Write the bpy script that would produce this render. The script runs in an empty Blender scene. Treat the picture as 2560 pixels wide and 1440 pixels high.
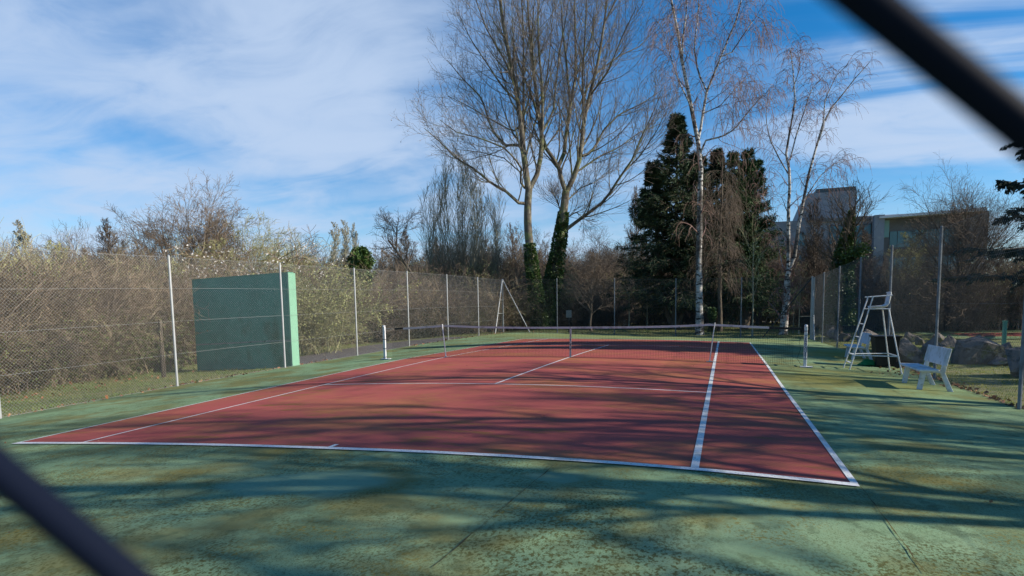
import bpy, bmesh, math, random
import numpy as np
from mathutils import Matrix, Vector

PI = math.pi
C = bpy.context.scene.collection
sc = bpy.context.scene
# ------------------------------------------------------------------ camera
CAM = np.array([4.3627, -17.7277, 1.5537])
YAW, PITCH, ROLL, FPX, PPX, PPY = -.3385, -.0928, -.0168, 1512.69, 1280.0, 909.02
def cam_axes():
    cy, sy, cp, sp = math.cos(YAW), math.sin(YAW), math.cos(PITCH), math.sin(PITCH)
    f = np.array([sy*cp, cy*cp, sp]); r = np.array([cy, -sy, 0.]); u = np.cross(r, f)
    c, s = math.cos(ROLL), math.sin(ROLL)
    return c*r+s*u, -s*r+c*u, f
AR, AU, AF = cam_axes()
cam_data = bpy.data.cameras.new('camera')
cam = bpy.data.objects.new('camera', cam_data); C.objects.link(cam); sc.camera = cam
cam.matrix_world = Matrix(((AR[0], AU[0], -AF[0], CAM[0]), (AR[1], AU[1], -AF[1], CAM[1]), (AR[2], AU[2], -AF[2], CAM[2]), (0, 0, 0, 1)))
cam_data.sensor_width = 36; cam_data.lens = 36*FPX/2560; cam_data.shift_y = (PPY-720)/2560
cam_data.clip_start = .004; cam_data.clip_end = 3000
cam_data.dof.use_dof = True; cam_data.dof.focus_distance = 17; cam_data.dof.aperture_fstop = 17
# ------------------------------------------------------------------ sun, sky, exposure
SUN_EL, SUN_AZ = math.radians(27.5), math.radians(7.5)          # azimuth from +X towards +Y
sd = bpy.data.lights.new('sun', 'SUN'); sd.energy = 5.0; sd.angle = math.radians(.53); sd.color = (1, .93, .82)
so = bpy.data.objects.new('sun', sd); C.objects.link(so)
sdir = Vector((math.cos(SUN_EL)*math.cos(SUN_AZ), math.cos(SUN_EL)*math.sin(SUN_AZ), math.sin(SUN_EL)))
so.rotation_euler = sdir.to_track_quat('Z', 'Y').to_euler(); so.location = (40, 5, 30)
world = bpy.data.worlds.new('World'); sc.world = world; world.use_nodes = True
def build_world():
    nt = world.node_tree; nt.nodes.clear(); N = nt.nodes.new; Lk = nt.links.new
    out = N('ShaderNodeOutputWorld'); bg = N('ShaderNodeBackground'); Lk(bg.outputs[0], out.inputs[0]); bg.inputs[1].default_value = .070
    sky = N('ShaderNodeTexSky'); sky.sky_type = 'NISHITA'; sky.sun_disc = False
    sky.sun_elevation = SUN_EL; sky.sun_rotation = PI/2-SUN_AZ; sky.altitude = 100; sky.air_density = 1.0; sky.dust_density = .25; sky.ozone_density = 4.0
    tc = N('ShaderNodeTexCoord'); sep = N('ShaderNodeSeparateXYZ'); Lk(tc.outputs['Generated'], sep.inputs[0])
    def m(op, a, b=None, clamp=False):
        n = N('ShaderNodeMath'); n.operation = op; n.use_clamp = clamp
        for i, v in enumerate((a, b)):
            if v is None: continue
            if isinstance(v, (int, float)): n.inputs[i].default_value = v
            else: Lk(v, n.inputs[i])
        return n.outputs[0]
    zc = m('ADD', m('MAXIMUM', sep.outputs[2], 0.0), .16)
    comb = N('ShaderNodeCombineXYZ'); Lk(m('DIVIDE', sep.outputs[0], zc), comb.inputs[0]); Lk(m('DIVIDE', sep.outputs[1], zc), comb.inputs[1])
    def noise(scale, det, sx, sy, rot, loc=(0, 0, 0), rough=.55, dist=0.):
        mp = N('ShaderNodeMapping'); mp.inputs['Scale'].default_value = (sx, sy, 1); mp.inputs['Rotation'].default_value = (0, 0, math.radians(rot)); mp.inputs['Location'].default_value = loc
        Lk(comb.outputs[0], mp.inputs[0]); n = N('ShaderNodeTexNoise'); n.inputs['Scale'].default_value = scale; n.inputs['Detail'].default_value = det
        n.inputs['Roughness'].default_value = rough; n.inputs['Distortion'].default_value = dist; Lk(mp.outputs[0], n.inputs[0]); return n.outputs[0]
    def ramp(v, lo, hi):
        n = N('ShaderNodeMapRange'); n.interpolation_type = 'SMOOTHSTEP'; n.inputs[1].default_value = lo; n.inputs[2].default_value = hi; Lk(v, n.inputs[0]); return n.outputs[0]
    def lobe(px, py, lo, hi):                                    # soft region of thicker cloud round a direction
        d = AF+(px-PPX)/FPX*AR-(py-PPY)/FPX*AU; d = d/np.linalg.norm(d)
        dot = N('ShaderNodeVectorMath'); dot.operation = 'DOT_PRODUCT'; dot.inputs[1].default_value = tuple(d); Lk(tc.outputs['Generated'], dot.inputs[0])
        return ramp(dot.outputs['Value'], math.cos(math.radians(lo)), math.cos(math.radians(hi)))
    soft = ramp(noise(1.1, 6, 1, 1.0, 20, (3.1, 1.7, 0), .5, .3), .38, .66)
    streak = ramp(noise(1.3, 7, .42, 1.3, 24, (1.3, .4, 0), .5, .9), .38, .76)
    fine = noise(3.2, 8, .75, 1.3, 20, (0, 2, 0), .58, .9)
    def add(*v):
        r = v[0]
        for w_ in v[1:]: r = m('ADD', r, w_)
        return r
    big = add(m('MULTIPLY', lobe(250, 260, 27, 3), .66), m('MULTIPLY', lobe(780, 120, 15, 2), .55), m('MULTIPLY', lobe(950, 500, 25, 3), .60), m('MULTIPLY', lobe(1480, 430, 17, 2), .40))
    right = add(m('MULTIPLY', lobe(2290, 290, 12, 1), 1.3), m('MULTIPLY', lobe(2060, 130, 10, 1), .8), m('MULTIPLY', lobe(2520, 90, 13, 2), 1.5), m('MULTIPLY', lobe(2350, 400, 9, 1), .6), m('MULTIPLY', lobe(1180, 60, 9, 1), .35), m('MULTIPLY', lobe(150, 440, 14, 2), .8))
    base = m('MULTIPLY', m('ADD', m('MULTIPLY', soft, .95), .10), big)
    st = m('MULTIPLY', streak, m('ADD', m('MULTIPLY', right, .9), .12))
    low = m('MULTIPLY', ramp(sep.outputs[2], .30, .0), .16)
    dens_ = m('MULTIPLY', add(base, st, low), m('ADD', m('MULTIPLY', ramp(fine, .22, .80), 1.25), .40))
    fac = m('MULTIPLY', m('SUBTRACT', 1.0, m('EXPONENT', m('MULTIPLY', dens_, -1.9))), .93)
    mix = N('ShaderNodeMix'); mix.data_type = 'RGBA'; Lk(fac, mix.inputs[0])
    hs = N('ShaderNodeHueSaturation'); hs.inputs['Saturation'].default_value = 1.36; hs.inputs['Value'].default_value = 1.45; Lk(sky.outputs[0], hs.inputs['Color'])
    Lk(hs.outputs[0], mix.inputs[6]); mix.inputs[7].default_value = (5.2, 6.5, 8.6, 1); Lk(mix.outputs[2], bg.inputs[0])
build_world()
sc.view_settings.view_transform = 'Standard'; sc.view_settings.look = 'None'; sc.view_settings.exposure = .56; sc.view_settings.gamma = 1; sc.view_settings.use_curve_mapping = False
sc.render.engine = 'CYCLES'; sc.cycles.max_bounces = 5; sc.cycles.diffuse_bounces = 2; sc.cycles.glossy_bounces = 2; sc.cycles.transparent_max_bounces = 4
sc.cycles.caustics_reflective = False; sc.cycles.caustics_refractive = False; sc.cycles.use_denoising = True; sc.cycles.use_adaptive_sampling = True; sc.cycles.adaptive_threshold = .012

# ------------------------------------------------------------------ geometry of the place
CTL = np.array([(-5.485, -11.885, -.33), (-4.115, -11.885, -.259), (0, -11.8, -.073), (4.115, -11.885, -.005), (5.485, -11.885, -.063), (-4.115, -6.4, -.128), (0, -6.4, 0), (4.115, -6.4, -.049), (-4.115, 11.885, -.092), (-5.485, 11.885, -.1), (5.485, 11.885, -.241), (4.115, 11.885, -.2), (0, 6.4, -.03), (-4.15, 0, -.034), (-6.4, 0, -.114), (6.4, 0, -.178), (0, 0, .02), (-9.9, -9.43, -.6), (-9.9, -5, -.475), (-9.9, -.6, -.405), (-9.9, 3.8, -.337), (-9.9, 8.2, -.235), (-9.9, 12.6, -.19), (-9.9, 17, -.17), (-9.9, 21.1, -.144), (9.08, 21.1, -.58), (9.08, 12.8, -.5), (9.08, 4, -.38), (9.08, -5, -.33), (-14.2, -.25, -.598), (0, 21.1, -.392), (-9.9, -18, -.85), (0, -18, -.16), (4.4, -18, -.07), (9.08, -18, -.2), (-14.4, -18, -1.0), (-14.4, 21, -.3), (9.08, -11, -.22)])
def tps_fit():
    n = len(CTL); X = CTL[:, :2]; d = np.linalg.norm(X[:, None]-X[None], axis=2)
    K = np.where(d > 0, d*d*np.log(d+1e-12), 0)+np.eye(n)*4.0
    Pm = np.hstack([np.ones((n, 1)), X]); A = np.block([[K, Pm], [Pm.T, np.zeros((3, 3))]])
    return np.linalg.solve(A, np.concatenate([CTL[:, 2], np.zeros(3)]))
TW = tps_fit()
def H(x, y):
    x = np.atleast_1d(np.asarray(x, float)); y = np.atleast_1d(np.asarray(y, float)); sh = x.shape; x = x.ravel(); y = y.ravel()
    xc = np.clip(x, -14.4, 9.3); yc = np.clip(y, -18, 21.3)
    d = np.hypot(xc[:, None]-CTL[None, :, 0], yc[:, None]-CTL[None, :, 1])
    z = (np.where(d > 0, d*d*np.log(d+1e-12), 0)@TW[:len(CTL)])+TW[-3]+TW[-2]*xc+TW[-1]*yc
    s = np.clip(np.hypot(x-xc, y-yc)/25, 0, 1); s = s*s*(3-2*s)
    return (z*(1-s)-.45*s).reshape(sh)
def h1(x, y): return float(H(x, y)[0])
def ray(px, py): return AF+(px-PPX)/FPX*AR-(py-PPY)/FPX*AU
def at_ground(px, py, dz=0):
    d = ray(px, py); z = -.3
    for _ in range(40):
        G = CAM+(z-CAM[2])/d[2]*d; z = .5*z+.5*(h1(G[0], G[1])+dz)
    return G
def at_y(px, py, Y): d = ray(px, py); return CAM+(Y-CAM[1])/d[1]*d
def at_x(px, py, X): d = ray(px, py); return CAM+(X-CAM[0])/d[0]*d
def at_dist(px, py, D): d = ray(px, py); return CAM+D/math.hypot(d[0], d[1])*d
def foot(px, D):
    G = at_dist(px, 765, D); return G[0], G[1], h1(G[0], G[1])
def tall(px, py, D): return at_dist(px, py, D)[2]-foot(px, D)[2]

# ------------------------------------------------------------------ mesh helpers
class MB:
    def __init__(s): s.v = []; s.f = []; s.n = 0
    def add(s, V, F):
        V = np.asarray(V, float).reshape(-1, 3); F = np.asarray(F, np.int64)
        if F.shape[1] == 3: F = np.hstack([F, -np.ones((len(F), 1), np.int64)])
        s.f.append(np.where(F >= 0, F+s.n, -1)); s.v.append(V); s.n += len(V); return s
    def box(s, c, d, rz=0, rx=0, ry=0):
        V = np.array([(x, y, z) for x in (-.5, .5) for y in (-.5, .5) for z in (-.5, .5)])*np.array(d)
        if rx or ry or rz:
            Rm = np.array((Matrix.Rotation(rz, 3, 'Z')@Matrix.Rotation(ry, 3, 'Y')@Matrix.Rotation(rx, 3, 'X'))); V = V@Rm.T
        return s.add(V+np.array(c), [(0, 1, 3, 2), (4, 6, 7, 5), (0, 4, 5, 1), (2, 3, 7, 6), (0, 2, 6, 4), (1, 5, 7, 3)])
    def hexa(s, V8): return s.add(V8, [(0, 3, 2, 1), (4, 5, 6, 7), (0, 1, 5, 4), (1, 2, 6, 5), (2, 3, 7, 6), (3, 0, 4, 7)])
    def tubes(s, P, R, n=6, cap=False):
        P = np.asarray(P, float); R = np.asarray(R, float)
        if P.ndim == 2: P = P[None]; R = R[None] if R.ndim else np.full((1, P.shape[1]), float(R))
        m, K, _ = P.shape
        T = np.gradient(P, axis=1); T /= np.linalg.norm(T, axis=2, keepdims=True)+1e-9
        mt = T.mean(1); ref = np.zeros((m, 3)); ref[np.arange(m), np.argmin(np.abs(mt), axis=1)] = 1
        A = np.cross(T, ref[:, None]); A /= np.linalg.norm(A, axis=2, keepdims=True)+1e-9; B = np.cross(T, A)
        a = np.arange(n)*2*PI/n
        V = P[:, :, None]+R[:, :, None, None]*(np.cos(a)[None, None, :, None]*A[:, :, None]+np.sin(a)[None, None, :, None]*B[:, :, None])
        i = np.arange(m)[:, None, None]*K*n; k = np.arange(K-1)[None, :, None]*n; j = np.arange(n)[None, None, :]; j2 = (j+1) % n
        F = np.stack([i+k+j, i+k+j2, i+k+n+j2, i+k+n+j], -1).reshape(-1, 4)
        s.add(V, F)
        if cap and n in (4, 3, 6, 8):
            for q in range(m):
                for e, rev in ((0, 1), (K-1, 0)):
                    idx = [q*K*n+e*n+t for t in range(n)]
                    idx = idx[::-1] if rev else idx
                    base = s.n-m*K*n
                    for t in range(1, n-1): s.f.append(np.array([[idx[0]+base, idx[t]+base, idx[t+1]+base, -1]]))
        return s
    def rod(s, a, b, r, n=8, r2=None): return s.tubes(np.array([a, b], float), np.array([r, r if r2 is None else r2]), n, True)
    def leaves(s, P, D, w, l, rng, tilt=1.0):                    # one small quad per point, along D
        m = len(P); D = D/(np.linalg.norm(D, axis=1, keepdims=True)+1e-9)
        r = rng.normal(size=(m, 3)); S = np.cross(D, r); S /= np.linalg.norm(S, axis=1, keepdims=True)+1e-9
        w = np.broadcast_to(w, (m,))[:, None]; l = np.broadcast_to(l, (m,))[:, None]
        V = np.stack([P-S*w*.25, P+D*l*.5-S*w*.5, P+D*l, P+D*l*.5+S*w*.5], 1)
        return s.add(V, np.arange(m*4).reshape(m, 4))
    def obj(s, name, mat, parent=None, smooth=False, bevel=0):
        V = np.concatenate(s.v); F = np.concatenate(s.f); me = bpy.data.meshes.new(name)
        q = F[:, 3] >= 0; cnt = np.where(q, 4, 3); flat = F[F >= 0]
        me.vertices.add(len(V)); me.vertices.foreach_set('co', V.astype(np.float32).ravel())
        me.loops.add(len(flat)); me.loops.foreach_set('vertex_index', flat.astype(np.int32))
        me.polygons.add(len(F)); st = np.concatenate([[0], np.cumsum(cnt)[:-1]]); me.polygons.foreach_set('loop_start', st.astype(np.int32)); me.polygons.foreach_set('loop_total', cnt.astype(np.int32))
        me.polygons.foreach_set('use_smooth', np.full(len(F), bool(smooth)))
        me.update(calc_edges=True); me.materials.append(mat)
        o = bpy.data.objects.new(name, me); C.objects.link(o)
        if parent:
            o.parent = parent; o.matrix_parent_inverse = parent.matrix_world.inverted() if False else Matrix.Translation(-parent.location)
        if bevel:
            b = o.modifiers.new('edge', 'BEVEL'); b.width = bevel; b.segments = 2; b.limit_method = 'ANGLE'
        return o
def tag(o, label=None, cat=None, group=None, kind=None):
    if label: o['label'] = label
    if cat: o['category'] = cat
    if group: o['group'] = group
    if kind: o['kind'] = kind
    return o
def thing(name, label, cat, loc=(0, 0, 0), group=None):
    o = bpy.data.objects.new(name, None); o.empty_display_size = .3; C.objects.link(o); o.location = loc; return tag(o, label, cat, group)
def stuff(o): o['kind'] = 'stuff'; return o
KIDS = {}
def dup(root, loc, rz=0, scale=1, label=None, cat=None, group=None, tilt=(0, 0)):
    kids = KIDS.get(root.name)
    if kids is None: kids = KIDS[root.name] = [(c, list(c.children)) for c in root.children]
    r = root.copy(); C.objects.link(r); r.location = loc; r.rotation_euler = (tilt[0], tilt[1], rz); r.scale = (scale,)*3 if not hasattr(scale, '__len__') else scale
    if label: r['label'] = label
    if cat: r['category'] = cat
    if group: r['group'] = group
    for ch, gs in kids:
        c = ch.copy(); C.objects.link(c); c.parent = r
        for g in gs: d = g.copy(); C.objects.link(d); d.parent = c
    return r

# ------------------------------------------------------------------ materials
def mat(name, col, rough=.85, layers=(), bump=None, vary=0, metal=0, spec=.3, transl=0, coords='Object', ellipses=()):
    m = bpy.data.materials.new(name); m.use_nodes = True; nt = m.node_tree; N = nt.nodes.new; Lk = nt.links.new
    b = nt.nodes['Principled BSDF']; b.inputs['Roughness'].default_value = rough; b.inputs['Metallic'].default_value = metal; b.inputs['Specular IOR Level'].default_value = spec
    tc = N('ShaderNodeTexCoord'); col_s = None
    def mathn(op, a, c):
        n = N('ShaderNodeMath'); n.operation = op
        for i, v in enumerate((a, c)):
            if isinstance(v, (int, float)): n.inputs[i].default_value = v
            else: Lk(v, n.inputs[i])
        return n.outputs[0]
    def noi(scale, det, st=(1, 1, 1), dist=0., rough=.6):
        mp = N('ShaderNodeMapping'); mp.inputs['Scale'].default_value = st; Lk(tc.outputs[coords], mp.inputs[0])
        n = N('ShaderNodeTexNoise'); n.inputs['Scale'].default_value = scale; n.inputs['Detail'].default_value = det; n.inputs['Distortion'].default_value = dist; n.inputs['Roughness'].default_value = rough
        Lk(mp.outputs[0], n.inputs[0]); return n.outputs[0]
    rgb = N('ShaderNodeRGB'); rgb.outputs[0].default_value = (*col, 1); cur = rgb.outputs[0]
    def mixin(cur, fac, c2):
        x = N('ShaderNodeMix'); x.data_type = 'RGBA'; Lk(fac, x.inputs[0]); Lk(cur, x.inputs[6]); x.inputs[7].default_value = (*c2, 1); return x.outputs[2]
    for L in layers:
        c2, sc_, det, lo, hi = L[:5]; st = L[5] if len(L) > 5 else (1, 1, 1); gate = L[6] if len(L) > 6 else None; amt = L[7] if len(L) > 7 else 1
        r = N('ShaderNodeMapRange'); r.interpolation_type = 'SMOOTHSTEP'; r.inputs[1].default_value = lo; r.inputs[2].default_value = hi; Lk(noi(sc_, det, st), r.inputs[0]); fac = r.outputs[0]
        if gate:
            g = N('ShaderNodeMapRange'); g.interpolation_type = 'SMOOTHSTEP'; g.inputs[1].default_value = gate[2]; g.inputs[2].default_value = gate[3]; Lk(noi(gate[0], gate[1], gate[4] if len(gate) > 4 else (1, 1, 1)), g.inputs[0]); fac = mathn('MULTIPLY', fac, g.outputs[0])
            if len(gate) > 5:                                    # worn stronger in a named area of the slab
                fac = mathn('MULTIPLY', fac, area(N, Lk, tc, gate[5], mathn))
        if amt != 1: fac = mathn('MULTIPLY', fac, amt)
        cur = mixin(cur, fac, c2)
    for (cx, cy, rx, ry, rot, c2, amt, soft) in ellipses:
        mp = N('ShaderNodeMapping'); mp.vector_type = 'TEXTURE'; mp.inputs['Location'].default_value = (cx, cy, 0); mp.inputs['Rotation'].default_value = (0, 0, rot); mp.inputs['Scale'].default_value = (rx, ry, 1e3)
        ad = N('ShaderNodeVectorMath'); ad.operation = 'ADD'; n = N('ShaderNodeTexNoise'); n.inputs['Scale'].default_value = 1.6; n.inputs['Detail'].default_value = 4; Lk(tc.outputs['Object'], n.inputs[0])
        scl = N('ShaderNodeVectorMath'); scl.operation = 'MULTIPLY_ADD'; Lk(n.outputs['Color'], scl.inputs[0]); scl.inputs[1].default_value = (.7, .7, 0); scl.inputs[2].default_value = (-.35, -.35, 0)
        Lk(tc.outputs['Object'], ad.inputs[0]); Lk(scl.outputs[0], ad.inputs[1]); Lk(ad.outputs[0], mp.inputs[0])
        ln = N('ShaderNodeVectorMath'); ln.operation = 'LENGTH'; Lk(mp.outputs[0], ln.inputs[0])
        r = N('ShaderNodeMapRange'); r.inputs[1].default_value = 1+soft; r.inputs[2].default_value = 1-soft; r.inputs[3].default_value = 0; r.inputs[4].default_value = amt; r.interpolation_type = 'SMOOTHSTEP'; Lk(ln.outputs['Value'], r.inputs[0])
        cur = mixin(cur, r.outputs[0], c2)
    if vary:
        oi = N('ShaderNodeObjectInfo'); hs = N('ShaderNodeHueSaturation'); Lk(cur, hs.inputs['Color'])
        r = N('ShaderNodeMapRange'); r.inputs[3].default_value = 1-vary; r.inputs[4].default_value = 1+vary; Lk(oi.outputs['Random'], r.inputs[0]); Lk(r.outputs[0], hs.inputs['Value']); cur = hs.outputs[0]
    Lk(cur, b.inputs['Base Color'])
    if bump:
        bn = N('ShaderNodeBump'); bn.inputs['Strength'].default_value = bump[2]; bn.inputs['Distance'].default_value = bump[3] if len(bump) > 3 else .02; Lk(noi(bump[0], bump[1], bump[4] if len(bump) > 4 else (1, 1, 1)), bn.inputs['Height']); Lk(bn.outputs[0], b.inputs['Normal'])
    if transl:
        tr = N('ShaderNodeBsdfTranslucent'); Lk(cur, tr.inputs[0]); ms = N('ShaderNodeMixShader'); ms.inputs[0].default_value = transl
        Lk(b.outputs[0], ms.inputs[1]); Lk(tr.outputs[0], ms.inputs[2]); Lk(ms.outputs[0], nt.nodes['Material Output'].inputs[0])
    return m
def area(N, Lk, tc, spec, mathn):
    axis, lo, hi, a, b = spec
    s = N('ShaderNodeSeparateXYZ'); Lk(tc.outputs['Object'], s.inputs[0]); r = N('ShaderNodeMapRange'); r.interpolation_type = 'SMOOTHSTEP'
    r.inputs[1].default_value = lo; r.inputs[2].default_value = hi; r.inputs[3].default_value = a; r.inputs[4].default_value = b; Lk(s.outputs[axis], r.inputs[0]); return r.outputs[0]
pud = at_ground(755, 1212); pud2 = at_ground(1385, 1190); pud3 = at_ground(900, 1300); pud4 = at_ground(1790, 1240); mos = at_ground(2060, 950); mos2 = at_ground(2300, 905); mos3 = at_ground(2130, 890)
GREEN = (.210, .315, .175); RED = (.365, .092, .080)
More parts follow.
